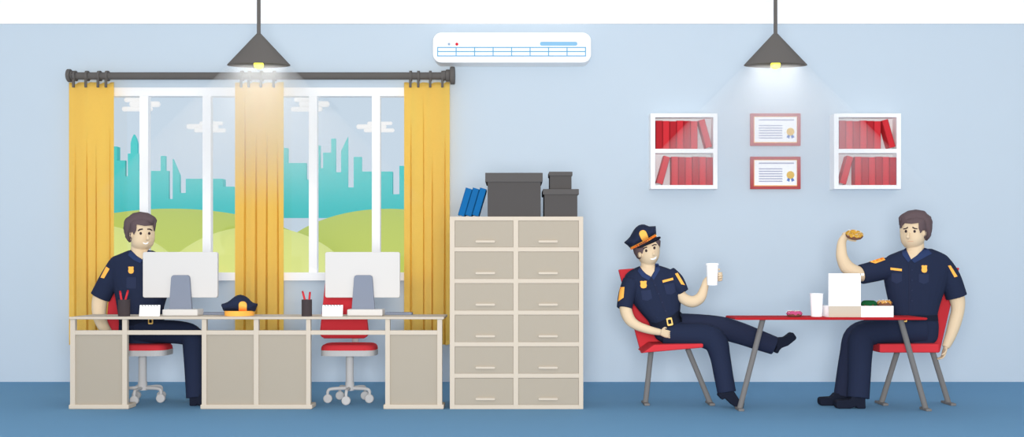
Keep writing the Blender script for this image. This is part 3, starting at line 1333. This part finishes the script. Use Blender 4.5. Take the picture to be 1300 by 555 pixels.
# doughnut box
Yx = -2.08
root = thing('doughnut_box', (P(1093, 0, Yx).x, Yx, ZTAB), 'white doughnut box with raised lid standing on red table', 'box')
b = B()
xa, xb = P(1052, 0, Yx).x, P(1134.3, 0, Yx).x
zl = P(0, 388.6, Yx).z
dpt = .15
box(b, xa + .006, xb - .006, Yx + .006, Yx + dpt - .006, ZTAB, P(0, 391, Yx + .075).z)
for q in ((xa, xb, Yx, Yx + .006), (xa, xb, Yx + dpt - .006, Yx + dpt), (xa, xa + .006, Yx + .006, Yx + dpt - .006), (xb - .006, xb, Yx + .006, Yx + dpt - .006)):
    box(b, *q, ZTAB, zl)
obj('tray', b, 'paper', root)
b = B()
box(b, xa, P(1093, 0, Yx).x, Yx - .004, Yx, ZTAB, zl)
obj('front_panel', b, 'beige', root)
b = B()
zt = P(0, 347.3, Yx).z
box(b, xa, P(1092.8, 0, Yx).x, Yx + .001, Yx + .007, zl, zt)
box(b, P(1092, 0, Yx).x, P(1097, 0, Yx).x, Yx + .001, Yx + .03, P(0, 350, Yx).z, zt)
obj('lid', b, 'paper', root)


def doughnut(cpx, cpy, Y, hw, h, icing, label, z=None, tilt=0.0, rot=0.0, bits=True, seed=0, low=22):
    """ring of dough with an icing cap that drips over its side"""
    s = S(Y)
    Rr = hw * s
    rt = min(h * s / 2, Rr * .48)
    rm = Rr - rt
    c = P(cpx, cpy, Y)
    if z is not None:
        c.z = z + h * s / 2
    root = thing('doughnut', Vector((c.x, Y, c.z - h * s / 2)), label, 'doughnut', 'doughnuts')
    Rm = Matrix.Rotation(rot, 3, 'Y') @ Matrix.Rotation(tilt, 3, 'X')
    rnd = random.Random(seed)
    hz = h * s / 2 / rt

    def ring(th0, th1, grow, wav, NU=40, NV=14, closed=False):
        bm = B()
        g = []
        for i in range(NU):
            a = 2 * math.pi * i / NU
            dr = wav * (math.sin(a * 7 + seed) * .5 + math.sin(a * 11 + 1) * .5)
            row = []
            for j in range(NV + (0 if closed else 1)):
                t = th0 - dr + (th1 + dr * .6 - th0 + dr) * j / NV
                rr = rt + grow
                p = Vector(((rm + rr * math.cos(t)) * math.cos(a), (rm + rr * math.cos(t)) * math.sin(a), rr * math.sin(t) * hz))
                row.append(bm.verts.new(c + Rm @ p))
            g.append(row)
        for i in range(NU):
            for j in range(NV):
                j2 = (j + 1) % len(g[0])
                bm.faces.new((g[i][j], g[(i + 1) % NU][j], g[(i + 1) % NU][j2], g[i][j2]))
        return bm

    obj('dough', ring(0, 2 * math.pi, 0, 0, closed=True), 'dough', root, smooth=True)
    ic = ring(math.radians(low), math.radians(200), .0035, .34)
    bmesh.ops.solidify(ic, geom=ic.faces[:], thickness=.004)
    obj('icing', ic, icing, root, smooth=True)
    if bits:
        bm = B()
        for _ in range(26):
            a = rnd.uniform(0, 6.28)
            t = rnd.uniform(.5, 2.4)
            rr = rt + .006
            p = c + Rm @ Vector(((rm + rr * math.cos(t)) * math.cos(a), (rm + rr * math.cos(t)) * math.sin(a), rr * math.sin(t) * hz))
            q = Vector((rnd.uniform(-1, 1), rnd.uniform(-1, 1), rnd.uniform(-.3, .3))).normalized() * .005
            wtube(bm, [(p - q, .0018, .0018), (p + q, .0018, .0018)], straight=True, n=6)
        obj('sprinkles', bm, 'sprinkle', root)
    return root


doughnut(1008.4, 0, -1.99, 9.4, 6.6, 'pink', 'pink iced doughnut lying on the red table', z=ZTAB, seed=1, low=-4)
o = doughnut(1103.2, 0, Yx + .075, 9.2, 9, 'green', 'green iced doughnut inside the box beside its lid', z=P(0, 391, Yx + .075).z, seed=2, bits=False, low=-14)
o = doughnut(1122.8, 0, Yx + .075, 9.2, 9, 'caramel', 'caramel iced doughnut inside the box near its right end', z=P(0, 391, Yx + .075).z, seed=3)


# ================================================================== people
def hand(bm, wrist, d, n, thumb, curls=(35, 45, 40), size=1.0, spread=.0):
    """palm, four fingers and a thumb; d: along the hand, n: where the palm faces, thumb: side of the thumb"""
    d = Vector(d).normalized()
    n = Vector(n)
    n = (n - d * n.dot(d)).normalized()
    s = Vector(thumb)
    s = (s - d * s.dot(d) - n * s.dot(n)).normalized()
    w = Vector(wrist)
    k = size
    rings = []
    for t, hw, ht in ((-.01, .024, .02), (.02, .032, .018), (.055, .039, .0165), (.085, .040, .014), (.096, .036, .010)):
        c = w + d * t * k
        ring = []
        for i in range(16):
            a = 2 * math.pi * i / 16
            cs, sn = math.cos(a), math.sin(a)
            ring.append(c + s * hw * k * math.copysign(abs(cs) ** .8, cs) + n * ht * k * math.copysign(abs(sn) ** .8, sn))
        rings.append(ring)
    ringloft(bm, rings)
    for off, L, r in ((.030, .072, .0092), (.010, .082, .0094), (-.010, .076, .0090), (-.029, .060, .0082)):
        p = w + (d * .085 + s * off) * k
        ang = 0
        dirv = (d + s * spread * off / .03).normalized()
        pts = [(p, r * k, r * k)]
        for seg, (fr, cu) in enumerate(zip((.42, .32, .26), curls)):
            ang += math.radians(cu)
            dv = dirv * math.cos(ang) + n * math.sin(ang)
            p = p + dv * L * fr * k
            pts.append((p.copy(), r * k * (.98 - .1 * seg), r * k * (.98 - .1 * seg)))
        pts.append((p + dv * r * .6 * k, r * .5 * k, r * .5 * k))
        wtube(bm, pts, n=10, sub=3)
    p = w + (d * .022 + s * .026) * k
    dv = (d * .62 + s * .72 + n * .25).normalized()
    q = p + dv * .038 * k
    dv2 = (d * .85 + s * .2 + n * .5).normalized()
    q2 = q + dv2 * .032 * k
    dv3 = (d * .75 + n * .65).normalized()
    q3 = q2 + dv3 * .024 * k
    wtube(bm, [(p, .013 * k, .013 * k), (q, .0108 * k, .0108 * k), (q2, .0098 * k, .0098 * k), (q3, .0085 * k, .0085 * k), (q3 + dv3 * .005, .004 * k, .004 * k)], n=10, sub=3)


def person(name_label, Y0, spec):
    body = B()
    # ---- skin
    inflate(body, smooth_poly(spec['head'], 2), Y0 - .02, .115, .1, w=15, step=1.8, power=.55)
    for e in spec['ears']:
        inflate(body, ellipse(e[0], e[1], e[2], e[3], 14), Y0 - .10, .035, .06, w=2.5, step=1.0)
    nx, ny = spec['nose']
    tube(body, [(nx, ny - 6, Y0 - .118, 1.2), (nx + spec.get('nosedx', 0) * .5, ny - 2, Y0 - .128, 1.8), (nx + spec.get('nosedx', 0), ny, Y0 - .133, 2.3), (nx, ny + 1.6, Y0 - .12, 1.4)], n=10, sub=3)
    tube(body, spec['neck'], sub=4)
    loft(body, spec['torso'], Y0, spec.get('ry', .115), inset=1.3)
    for a in spec['arms']:
        tube(body, a)
    for l in spec['legs']:
        tube(body, [(p[0], p[1], p[2], p[3] - 2.2) for p in l])
    for h in spec['hands']:
        hand(body, *h[0], **h[1])
    base = P(spec['base'][0], 0, spec['base'][1])
    org = Vector((base.x, spec['base'][1], 0))
    root = obj('person', body, 'skin', None, org=org)
    remesh(root, .0042, 3)
    tag(root, name_label, 'person')
    # ---- shirt
    b = B()
    loft(b, spec['torso'], Y0, spec.get('ry', .115))
    for s_ in spec['sleeves']:
        tube(b, s_, n=20)
    shirt = obj('shirt', b, 'navy', root)
    remesh(shirt, .0055, 2)
    eye = Vector((0, CAMY, EYE))
    bm = B()
    bm.from_mesh(shirt.data)
    vpoly = spec['vneck']
    kill = []
    for v in bm.verts:
        w = v.co + org
        d = w.y - CAMY
        q = (w.x / d * F + CX, CY - (w.z - EYE) / d * F)
        if inside(q, vpoly) and (v.normal.y < .2 or v.normal.z > .8):
            kill.append(v)
    bmesh.ops.delete(bm, geom=kill, context='VERTS')
    bm.to_mesh(shirt.data)
    bm.free()
    shirt.data.polygons.foreach_set('use_smooth', [True] * len(shirt.data.polygons))
    # ---- trousers
    legs = []
    for k, l in enumerate(spec['legs']):
        b = B()
        tube(b, l, n=22)
        if k == 0:
            loft(b, spec['hips'], Y0, spec.get('hry', .12))
        if spec.get('dark_leg') == k:
            dl = obj('trouser_leg', b, 'navydark', root)
            remesh(dl, .0055, 2)
            dl['label'] = 'darker far trouser leg'
            legs.append(dl)
        else:
            legs.append(b)
    tb = B()
    got = False
    for l in legs:
        if isinstance(l, bmesh.types.BMesh):
            merge(tb, l)
    trousers = obj('trousers', tb, 'navy', root)
    remesh(trousers, .0055, 2)
    # ---- shoes
    for poly, Ys_, dep in spec['shoes']:
        b = B()
        prism(b, poly, Ys_ - dep / 2, dep, .012)
        if spec.get('ground', True) and max(p[1] for p in poly) > 500:
            zmin = min(v.co.z for v in b.verts)
            for v in b.verts:
                v.co.z -= zmin
        obj('shoe', b, 'black', root)
    # ---- hair
    sb = bvh_of(root)
    b = B()
    for h in spec['hair']:
        decal(b, sb, h, .012, .012, step=1.5, fallback=Y0 - .03)
    if 'hairback' in spec:
        inflate(b, spec['hairback'], Y0 - .03, .085, .135, w=13, step=1.8, power=.55)
    obj('hair', b, 'hair', root, smooth=True)
    # ---- face
    for e in spec['eyes']:
        b = B()
        decal(b, sb, ellipse(e[0], e[1], 1.55, 1.9, 14), .002, step=.9)
        obj('eye', b, 'brow', root)
    for br in spec['brows']:
        b = B()
        decal(b, sb, br, .003, step=.9)
        obj('eyebrow', b, 'brow', root)
    b = B()
    decal(b, sb, spec['mouth'][0], .0022, step=.8)
    obj('mouth', b, spec['mouth'][1], root)
    # ---- uniform details
    st = bvh_of(shirt, trousers)
    b = B()
    for cpoly in spec['collar']:
        decal(b, bvh_of(shirt, root), cpoly, .007, .012, step=1.5)
    obj('collar', b, 'collar', shirt)
    sh = bvh_of(shirt)
    for nm, m, poly, off in spec['details']:
        b = B()
        decal(b, sh, poly, off)
        obj(nm, b, m, shirt)
    if spec.get('buttons'):
        for (x, y) in spec['buttons']:
            b = B()
            decal(b, sh, ellipse(x, y, 1.0, 1.0, 10), .005, step=.7)
            obj('button', b, 'navylight', shirt)
    b = B()
    if 'beltloft' in spec:
        loft(b, spec['beltloft'], Y0, spec.get('hry', .12) + .006)
    else:
        decal(b, st, spec['belt'], .007, .02)
    belt = obj('belt', b, 'black', root)
    x, y, w_, h_, rot = spec['buckle']
    bb = bvh_of(belt, shirt, trousers)
    for sc_, m, off, nm in ((1.0, 'gold', .006, 'buckle'), (.55, 'brim', .0085, 'buckle_bar')):
        pts = []
        for px, py in rrect(-w_ * sc_, w_ * sc_, -h_ * sc_, h_ * sc_, 1.2 * sc_, 3):
            pts.append((x + px * math.cos(rot) - py * math.sin(rot), y + px * math.sin(rot) + py * math.cos(rot)))
        b = B()
        decal(b, bb, pts, off, .008, step=1)
        if nm == 'buckle':
            o = obj(nm, b, m, belt)
            o['label'] = 'gold belt buckle'
        else:
            obj(nm, b, m, belt)
    return root, sb


def badge_poly(cx, cy, w=3.6, h=5.0, rot=0.0):
    base = [(-1, -.9), (-.5, -1), (.0, -.9), (.5, -1), (1, -.9), (.85, -.3), (1, .3), (.7, .85), (0, 1.0), (-.7, .85), (-1, .3), (-.85, -.3)]
    return [(cx + w * a * math.cos(rot) - h * c_ * math.sin(rot), cy + w * a * math.sin(rot) + h * c_ * math.cos(rot)) for a, c_ in base]


# ---- officer at the desk
Y1 = -1.36
person('smiling officer in navy uniform seated at the desk behind the left monitor', Y1, dict(
    base=(205, Y1),
    head=[(167, 279), (178, 274), (191, 276.5), (194.6, 284), (196.2, 297), (195.4, 307), (192, 314), (186, 318), (177.5, 318.8), (170.5, 315.5), (167.6, 309), (166, 300), (165, 288)],
    ears=[(167.4, 298.2, 2.7, 4.3)],
    nose=(186.5, 303), nosedx=1.2,
    neck=[(176, 306, Y1 - .01, 9), (176, 318, Y1 - .02, 9.5), (177, 332, Y1 - .02, 12)],
    torso=[(318, 164, 193, .07), (323, 152, 204, .095), (328, 142, 213, .11), (338, 139, 218), (352, 141, 218), (375, 147, 212), (392, 150, 207), (413, 153, 206)],
    sleeves=[[(150, 336, Y1, 12, .08), (139, 355, Y1, 12.5, .08), (127.3, 377.5, Y1, 12.6, .078)], [(208, 336, Y1, 12, .08), (222, 352, Y1 - .02, 12, .08), (228, 362, Y1 - .05, 10.5, .075)]],
    arms=[[(148, 340, Y1, 8), (137, 360, Y1, 8.5), (127.5, 378, Y1, 9.5), (126, 398, Y1 - .03, 8.5), (131, 414, Y1 - .08, 7), (143, 430, Y1 - .15, 5)],
          [(210, 340, Y1, 8), (222, 355, Y1 - .03, 8), (229, 364, Y1 - .08, 7), (240, 360, Y1 - .14, 6), (247, 352, Y1 - .17, 4.5)]],
    hands=[((P(143, 430, Y1 - .15), (.8, -.25, -.5), (0, -.3, -1), (.2, 1, 0)), dict(curls=(15, 20, 15))),
           ((P(247, 352, Y1 - .17), (.7, -.1, .6), (0, -1, 0), (-.6, 0, .8)), dict(curls=(25, 30, 25), size=.9))],
    legs=[[(176, 421, Y1 - .06, 14.5, .085), (205, 421, Y1 - .11, 14.8, .085), (230, 422.5, Y1 - .18, 14.6, .085), (244, 428, Y1 - .24, 14, .085), (246, 448, Y1 - .28, 13, .08), (247, 475, Y1 - .31, 12, .075), (248, 505, Y1 - .34, 11.4, .07)],
          [(176, 422, Y1 + .05, 13.5, .075), (205, 422, Y1 + .03, 13.8, .075), (232, 424, Y1 - .0, 13.5, .075), (248, 430, Y1 - .03, 13, .075), (254, 455, Y1 - .05, 12, .07), (258, 480, Y1 - .06, 11.4, .07), (262, 500, Y1 - .07, 11, .065)]],
    hips=[(404, 153, 207), (418, 152, 210), (430, 154, 212), (436.5, 160, 208)],
    shoes=[([(240, 504), (257, 504), (260, 508), (268, 511), (275, 513.5), (276, 518.5), (252, 518.5), (250, 516), (248, 518.5), (240, 518.5)], Y1 - .35, .085),
           ([(254, 500), (271, 500), (274, 504), (284, 508), (286, 512.5), (254, 512.5)], Y1 - .09, .085)],
    hair=[[(163.8, 275), (168.8, 271), (177.5, 269.2), (187.5, 270.6), (195, 275), (197.6, 279.5), (196.8, 286), (195.6, 293.5), (194, 286), (183, 286.9), (173, 285), (172.4, 292.4), (169.7, 298), (168, 294.2), (165.6, 295.6), (165.2, 300), (166.8, 303), (166.3, 306.8),
           (163.8, 307.6), (160, 301.8), (157.8, 290), (158.6, 281.6), (160.4, 277.4)]],
    hairback=[(163.8, 274.6), (168.8, 270.6), (177.5, 268.8), (187.5, 270.2), (195.5, 274.8), (198.2, 279.5), (196, 286), (188, 286), (175, 292), (168, 300), (166.5, 306.8), (163.8, 308), (159.5, 301.8), (157, 290), (158, 281.6), (160, 277)],
    eyes=[(178.6, 296.4), (189.4, 296.4)],
    brows=[[(174.8, 292.6), (177, 290.6), (181, 290), (181.4, 291.6), (178, 292.4), (175.2, 293.8)], [(187, 290.2), (190.4, 290.2), (193.2, 292), (192.6, 293), (189.8, 291.8), (187, 291.8)]],
    mouth=([(181, 307.6), (185, 308.8), (188.8, 307), (187.4, 309.8), (184.6, 310.4), (182.2, 309.6)], 'teeth'),
    vneck=[(163, 310), (167, 319.5), (172, 324.5), (180, 329.5), (184, 324), (188, 318), (190, 310)],
    collar=[[(165.2, 317.4), (168.5, 320), (173, 324.6), (181, 330), (178, 334), (170, 330.5), (162.5, 324)], [(188, 317.6), (191.5, 318.5), (194, 324), (186, 334), (181, 330)]],
    details=[('badge', 'orange', badge_poly(166.2, 343, 3.5, 4.6), .006), ('pocket', 'navylight', rrect(160.5, 173, 352, 366.5, 2), .0025),
             ('shoulder_patch', 'orange', [(134.6, 338.5), (139, 341.5), (132, 353.5), (127.4, 352.5)], .004)],
    beltloft=[(404.4, 152.5, 207), (412.4, 152.5, 208)],
    buckle=(191, 408, 3.0, 3.8, 0.0),
))

# ---- officer with cap and coffee
Y2 = -1.6
p2, head2 = person('smiling officer in a navy cap sitting back with a coffee cup', Y2, dict(
    base=(845, Y2),
    head=[(808.5, 313), (815, 307), (829, 302), (835.5, 305), (837.6, 313), (837.4, 323), (835, 330.5), (829, 337), (821.5, 338.5), (815, 335), (810, 327.5)],
    ears=[(812, 323.8, 2.6, 4.0)],
    nose=(828.6, 322.6), nosedx=1.5,
    neck=[(822, 326, Y2 - .01, 8.5), (822.5, 338, Y2 - .02, 9), (824, 352, Y2 - .02, 12)],
    torso=[(337.5, 813, 838, .07), (342, 803, 851, .095), (348, 795, 857, .11), (357, 792, 861), (370, 796, 864), (385, 804, 864), (399, 815, 863), (411, 826, 863)],
    sleeves=[[(802, 357, Y2 - .03, 11.5, .08), (796, 374, Y2 - .06, 11, .078), (792.6, 391.5, Y2 - .09, 9.9, .07)], [(848, 348, Y2, 11, .08), (858, 358, Y2 - .03, 11, .08), (867.5, 371.5, Y2 - .05, 7.6, .06)]],
    arms=[[(800, 362, Y2 - .04, 7), (795, 380, Y2 - .07, 7.5), (794.4, 393, Y2 - .1, 7.8), (799.5, 406, Y2 - .13, 7.2), (809, 413.6, Y2 - .16, 6), (825, 419.2, Y2 - .18, 5.2), (838, 422, Y2 - .17, 4.2)],
          [(852, 352, Y2, 6), (862, 369, Y2 - .04, 6), (868, 379, Y2 - .06, 7), (879, 383.2, Y2 - .08, 7.4), (889, 378, Y2 - .09, 6.8), (894, 366, Y2 - .08, 5.2), (896.5, 357, Y2 - .06, 4), (902, 352, Y2 - .043, 3.6)]],
    hands=[((P(838, 422, Y2 - .17), (1, .35, -.25), (0, 1, -.2), (.1, .2, 1)), dict(curls=(12, 15, 12), size=.85)),
           ((P(901.5, 352, Y2 - .043), (.906, -.42, .05), (-.42, -.906, 0), (0, 0, 1)), dict(curls=(52, 46, 40), size=1.0))],
    legs=[[(842, 424, Y2 - .05, 14, .085), (868, 425.5, Y2 - .08, 15, .085), (893, 426.5, Y2 - .12, 15.5, .085), (908, 434, Y2 - .15, 15.6, .085), (914, 452, Y2 - .18, 13, .08), (918, 474, Y2 - .22, 12.2, .075), (922.6, 498.5, Y2 - .25, 11.9, .07)],
          [(852, 411, Y2 + .03, 13.5, .08), (885, 413, Y2 + .02, 14.2, .08), (915, 416.5, Y2 - .0, 14.6, .08), (940, 423.5, Y2 - .02, 14, .078), (965, 432.5, Y2 - .03, 12.8, .072), (983.5, 439.2, Y2 - .04, 11.8, .068)]],
    dark_leg=1,
    hips=[(400, 818, 862), (410, 824, 866), (422, 829, 868), (431, 834, 872, .09), (437, 846, 872, .06)],
    shoes=[([(912, 502.5), (914, 499.5), (932, 497), (938.5, 507), (945.5, 511), (944, 518.6), (937, 519.5), (929, 514), (922, 507), (919.5, 506.5), (917.5, 508.5)], Y2 - .27, .085),
           ([(985, 432), (990, 429), (997, 428.5), (1005, 422.4), (1007.5, 422.6), (1011.6, 428.5), (1011, 431), (1001, 439), (993, 442), (990.5, 444.5), (987.5, 449.5), (983.5, 446.5), (986.5, 441)], Y2 - .04, .085)],
    hair=[[(803.5, 313), (806, 321), (809, 327), (812.5, 329.2), (814.2, 327.6), (811, 326.4), (809.2, 321.6), (812.4, 319.2), (814.6, 313), (811, 309)], [(834, 303.6), (837.4, 304.6), (838.6, 309), (838, 314.5), (836.4, 309.5)]],
    hairback=[(803, 314), (805, 322), (808.5, 328), (813, 330), (822, 326), (832, 318), (838, 314), (838.8, 306), (833, 300), (815, 303), (806, 309)],
    eyes=[(820.4, 318.4), (830.8, 314.8)],
    brows=[[(816, 316.2), (818, 314), (821.4, 313), (821.6, 314.6), (818.8, 315.4), (816.8, 317.2)], [(827.4, 311.6), (830.4, 310), (833.8, 310.2), (833.6, 311.4), (830.6, 311.5), (828, 312.8)]],
    mouth=([(825.2, 328.6), (829.4, 328), (833.6, 325.4), (833, 328.4), (830.6, 330), (827.6, 330.2)], 'teeth'),
    vneck=[(808, 325), (814, 341.5), (819, 347), (826.5, 351), (831, 344), (833, 334), (838, 325)],
    collar=[[(812.6, 338.6), (815.5, 343), (820, 347.5), (826.6, 351.5), (824, 356), (815, 351.5), (809.6, 344)], [(832, 334.6), (836, 334.8), (838, 342), (830, 355.5), (826.6, 351.5), (831, 344)]],
    details=[('badge', 'orange', badge_poly(817, 361.4, 4.2, 4.8, -.05), .006), ('pocket', 'navylight', [(813.6, 369), (826, 368), (828, 379), (822, 382), (815.6, 381)], .0025), ('pocket', 'navylight', [(843, 361.6), (856, 359), (858, 370.5), (852.6, 374), (846, 373.4)], .0025),
             ('name_tag', 'orange', [(840.8, 356.2), (854.2, 352.6), (855, 355.4), (841.6, 359)], .005),
             ('placket', 'navydark', [(826, 352), (829, 352), (851, 405), (848, 406)], .002),
             ('shoulder_patch', 'orange', [(787.2, 364.6), (792.8, 364.4), (791.6, 378), (784.6, 383)], .004), ('shoulder_patch', 'orange', [(857, 347.6), (860.4, 346.4), (869.6, 362), (864.8, 361)], .004)],
    buttons=[(831.6, 362), (836.2, 373), (840.8, 384), (845.2, 395)],
    belt=[(825, 409.4), (834, 410), (846, 405.4), (856, 399), (862, 394), (866, 398), (866, 408.5), (857, 412.5), (848, 416.5), (838, 416), (831, 414)],
    buckle=(850.2, 408.6, 3.6, 5.0, -.2),
))
# cap worn by this officer
b = B()
inflate(b, [(792, 308), (796, 304.6), (799.5, 301), (802, 296.4), (804.6, 292), (807.4, 288.6), (811, 286), (814.6, 285), (818.4, 285.1), (821, 286.2), (824, 287.4), (828, 287.3), (832.5, 287), (833.2, 299.4), (822, 306), (811, 311.6), (801.4, 316.4), (797, 312)],
        Y2 - .03, .125, .12, w=9, step=1.6, power=.6)
capo = obj('cap', b, 'navy', p2, smooth=True)
cb = bvh_of(capo)
b = B()
decal(b, cb, [(800.4, 314.2), (811, 308.8), (822, 303.2), (832.6, 296.8), (833.8, 299.6), (823, 306.2), (812, 311.8), (801.8, 317)], .012, .04, step=1.4, fallback=Y2 - .1)
obj('band', b, 'orange', capo)
b = B()
ca, sa = math.cos(-.42), math.sin(-.42)
decal(b, cb, [(817.4 + x * ca - y * sa, 299.4 + x * sa + y * ca) for x, y in rrect(-4.6, 4.6, -7.4, 7.4, 4.4)], .008, .01, step=1.4)
obj('badge', b, 'orange', capo)
b = B()
inflate(b, smooth_poly([(808, 315.2), (816, 310.4), (826, 305.2), (835, 300.8), (838.4, 300.6), (838.6, 302.6), (834, 306), (824, 310.6), (814, 314.4)], 2), Y2 - .175, .03, .025, w=3, step=1.3)
o = obj('peak', b, 'brim', capo, smooth=True)
o['label'] = 'black cap peak'

# coffee cup in that officer's hand
Yc2 = Y2 - .122
c = P(904.2, 0, Yc2)
z0, z1 = P(0, 362.2, Yc2).z, P(0, 334.2, Yc2).z
root = thing('coffee_cup', (c.x, Yc2, z0), 'white takeaway coffee cup held by the officer in a cap', 'cup')
b = B()
r0, r1 = 6.4 * S(Yc2), 7.6 * S(Yc2)
lathe(b, [(r0, z0), (r1, z1 - .012), (r1 - .002, z1 - .012), (r0 - .002, z0 + .004)], (c.x, Yc2), 36)
obj('body', b, 'paper', root)
b = B()
lathe(b, [(r1 + .001, z1 - .02), (r1 + .005, z1 - .018), (r1 + .005, z1 - .006), (r1 - .003, z1), (r1 - .012, z1)], (c.x, Yc2), 36)
obj('lid', b, 'paper', root)
# ---- officer with the doughnut
Y3 = -1.6
p3, head3 = person('bareheaded officer in navy uniform raising a doughnut at the table', Y3, dict(
    base=(1155, Y3),
    head=[(1147, 277), (1160, 272), (1172, 275), (1175, 284), (1174, 296), (1173, 305), (1168.5, 312), (1161, 316.6), (1152.5, 316), (1146.6, 311), (1144, 304), (1143, 294), (1143.5, 283)],
    ears=[(1172.6, 296.6, 2.9, 4.3)],
    nose=(1153.6, 301), nosedx=-1.2,
    neck=[(1162, 304, Y3 - .01, 10), (1162, 317, Y3 - .02, 11), (1160, 331, Y3 - .02, 13)],
    torso=[(316, 1150, 1182, .07), (321, 1137, 1194, .095), (326, 1127, 1202, .11), (336, 1122, 1208), (352, 1122.5, 1205), (375, 1127, 1196), (390, 1131, 1191), (404, 1135, 1188)],
    sleeves=[[(1196, 337, Y3, 12.5, .08), (1206, 353, Y3, 13, .08), (1214.4, 377.4, Y3, 13, .078)], [(1132, 339, Y3, 13.4, .08), (1114, 343.6, Y3 - .02, 13.4, .08), (1093, 348.6, Y3 - .05, 12.6, .078)]],
    arms=[[(1198, 340, Y3, 8), (1208, 360, Y3, 9), (1214.6, 378, Y3, 9.5), (1216, 393, Y3 - .02, 8), (1212, 410, Y3 - .04, 7.8), (1206.5, 427, Y3 - .06, 6.6), (1200.5, 441, Y3 - .07, 4.8)],
          [(1130, 340, Y3, 9), (1110, 345, Y3 - .03, 9), (1092, 348, Y3 - .05, 9.6), (1077, 341, Y3 - .06, 9.2), (1069.4, 328, Y3 - .07, 7.4), (1068.2, 315, Y3 - .07, 6.2), (1069.4, 306, Y3 - .068, 5.2), (1073.5, 299.5, Y3 - .066, 4.4)]],
    hands=[((P(1200.5, 441, Y3 - .07), (-.3, -.05, -1), (-1, 0, .2), (0, -1, 0)), dict(curls=(20, 25, 20), size=.8)),
           ((P(1071.5, 298.8, Y3 - .066), (.95, 0, .22), (.12, -.8, -.55), (.3, -.4, -.85)), dict(curls=(38, 42, 35), size=.95))],
    legs=[[(1172, 421, Y3 - .06, 15.5, .088), (1140, 421, Y3 - .08, 15.8, .088), (1112, 421.5, Y3 - .12, 15.8, .088), (1095, 428, Y3 - .15, 16.2, .088), (1092, 450, Y3 - .19, 15, .082), (1091, 478, Y3 - .23, 14, .078), (1089.6, 505.4, Y3 - .26, 13.8, .074)],
          [(1170, 421, Y3 + .05, 15, .08), (1138, 421, Y3 + .03, 15.4, .08), (1106, 420.5, Y3 + .01, 15.4, .08), (1087, 428, Y3 - .01, 15.6, .08), (1081, 450, Y3 - .04, 14.6, .08), (1076, 478, Y3 - .06, 14, .076), (1071, 504, Y3 - .08, 12.6, .072)]],
    dark_leg=1,
    hips=[(399, 1134, 1188), (412, 1136, 1190), (424, 1138, 1189.5), (432, 1140, 1187), (436.6, 1146, 1180)],
    shoes=[([(1064, 510.5), (1080, 509.5), (1083, 504), (1099, 504), (1099.5, 521), (1089, 521), (1087.5, 518), (1080, 520.8), (1064, 521), (1061.8, 518), (1061.8, 512.6)], Y3 - .27, .085),
           ([(1043, 505.5), (1057, 504.6), (1061, 500), (1080, 500), (1081, 515.5), (1070, 515.5), (1068.5, 513.4), (1063, 515.5), (1043, 515.5), (1041.2, 513), (1041.2, 507.6)], Y3 - .09, .085)],
    hair=[[(1143.2, 276), (1145.4, 272.4), (1153, 268), (1163, 266.4), (1172.6, 268), (1177.6, 273), (1180.4, 275), (1182.6, 281.5), (1182.3, 290.3), (1180.4, 300), (1176.8, 305.4), (1174, 303.6), (1173.4, 301.4), (1175.6, 297), (1174.6, 292.6), (1171.6, 292.6), (1169, 296), (1167, 290),
           (1167, 282.9), (1157.9, 284.2), (1146.5, 283), (1144.8, 289.4), (1143.6, 289.8), (1143.2, 280)]],
    hairback=[(1142.6, 275.8), (1145, 272), (1152.8, 267.6), (1163, 266), (1173, 267.6), (1178, 272.6), (1181, 274.5), (1183.3, 281.5), (1183, 290.3), (1181, 300.4), (1176.8, 306), (1173.6, 304), (1170, 297), (1160, 288), (1150, 284), (1143.6, 289)],
    eyes=[(1150.2, 293.8), (1161.2, 293.8)],
    brows=[[(1147, 290.2), (1150, 289.6), (1152.6, 287.8), (1152.8, 289.4), (1150.4, 291), (1147.2, 291.4)], [(1158.6, 287.8), (1161.4, 289.4), (1164.8, 290), (1164.8, 291.2), (1161, 290.9), (1158.4, 289.6)]],
    mouth=([(1152.4, 306.4), (1156, 305.9), (1159.6, 306.2), (1159.6, 307), (1156, 306.8), (1152.4, 307.2)], 'lip'),
    vneck=[(1146, 305), (1151, 318), (1156.8, 329.4), (1164, 324.5), (1174, 315.5), (1178, 305)],
    collar=[[(1150.4, 315), (1151.6, 319), (1156.8, 329.6), (1153, 333), (1146, 324), (1145.6, 319)], [(1174, 314.8), (1178, 316), (1183, 322), (1161, 334), (1156.8, 329.6), (1164, 324.6)]],
    details=[('badge', 'orange', badge_poly(1173.6, 341.6, 3.6, 4.8), .006), ('name_tag', 'orange', [(1130.6, 339.8), (1145, 341.4), (1145, 344.4), (1130.6, 342.8)], .005),
             ('pocket', 'navylight', [(1131.6, 347), (1145, 347), (1145, 357), (1138.4, 360.4), (1131.6, 357)], .0025), ('pocket', 'navylight', [(1166.4, 348), (1179, 348), (1179, 358), (1172.6, 361), (1166.4, 358)], .0025),
             ('placket', 'navydark', [(1153.6, 334), (1155.2, 334), (1155.2, 400), (1153.6, 400)], .002),
             ('shoulder_patch', 'orange', [(1103.4, 332.4), (1121.6, 326.6), (1124, 330), (1111.6, 334.6)], .004), ('shoulder_patch', 'orange', [(1203.6, 337.4), (1206.8, 337), (1215.8, 351), (1211.8, 352.2)], .004)],
    buttons=[(1158, 343), (1158, 356), (1158, 369), (1158, 382)],
    beltloft=[(399.6, 1133.6, 1188.6), (406.8, 1133.6, 1189.4)],
    buckle=(1148.6, 405, 3.0, 4.0, 0.0),
))
doughnut(1084.6, 298.6, Y3 - .13, 10.6, 6.5, 'lemon', 'lemon iced doughnut in the raised hand of bareheaded officer', tilt=math.radians(26), seed=5)
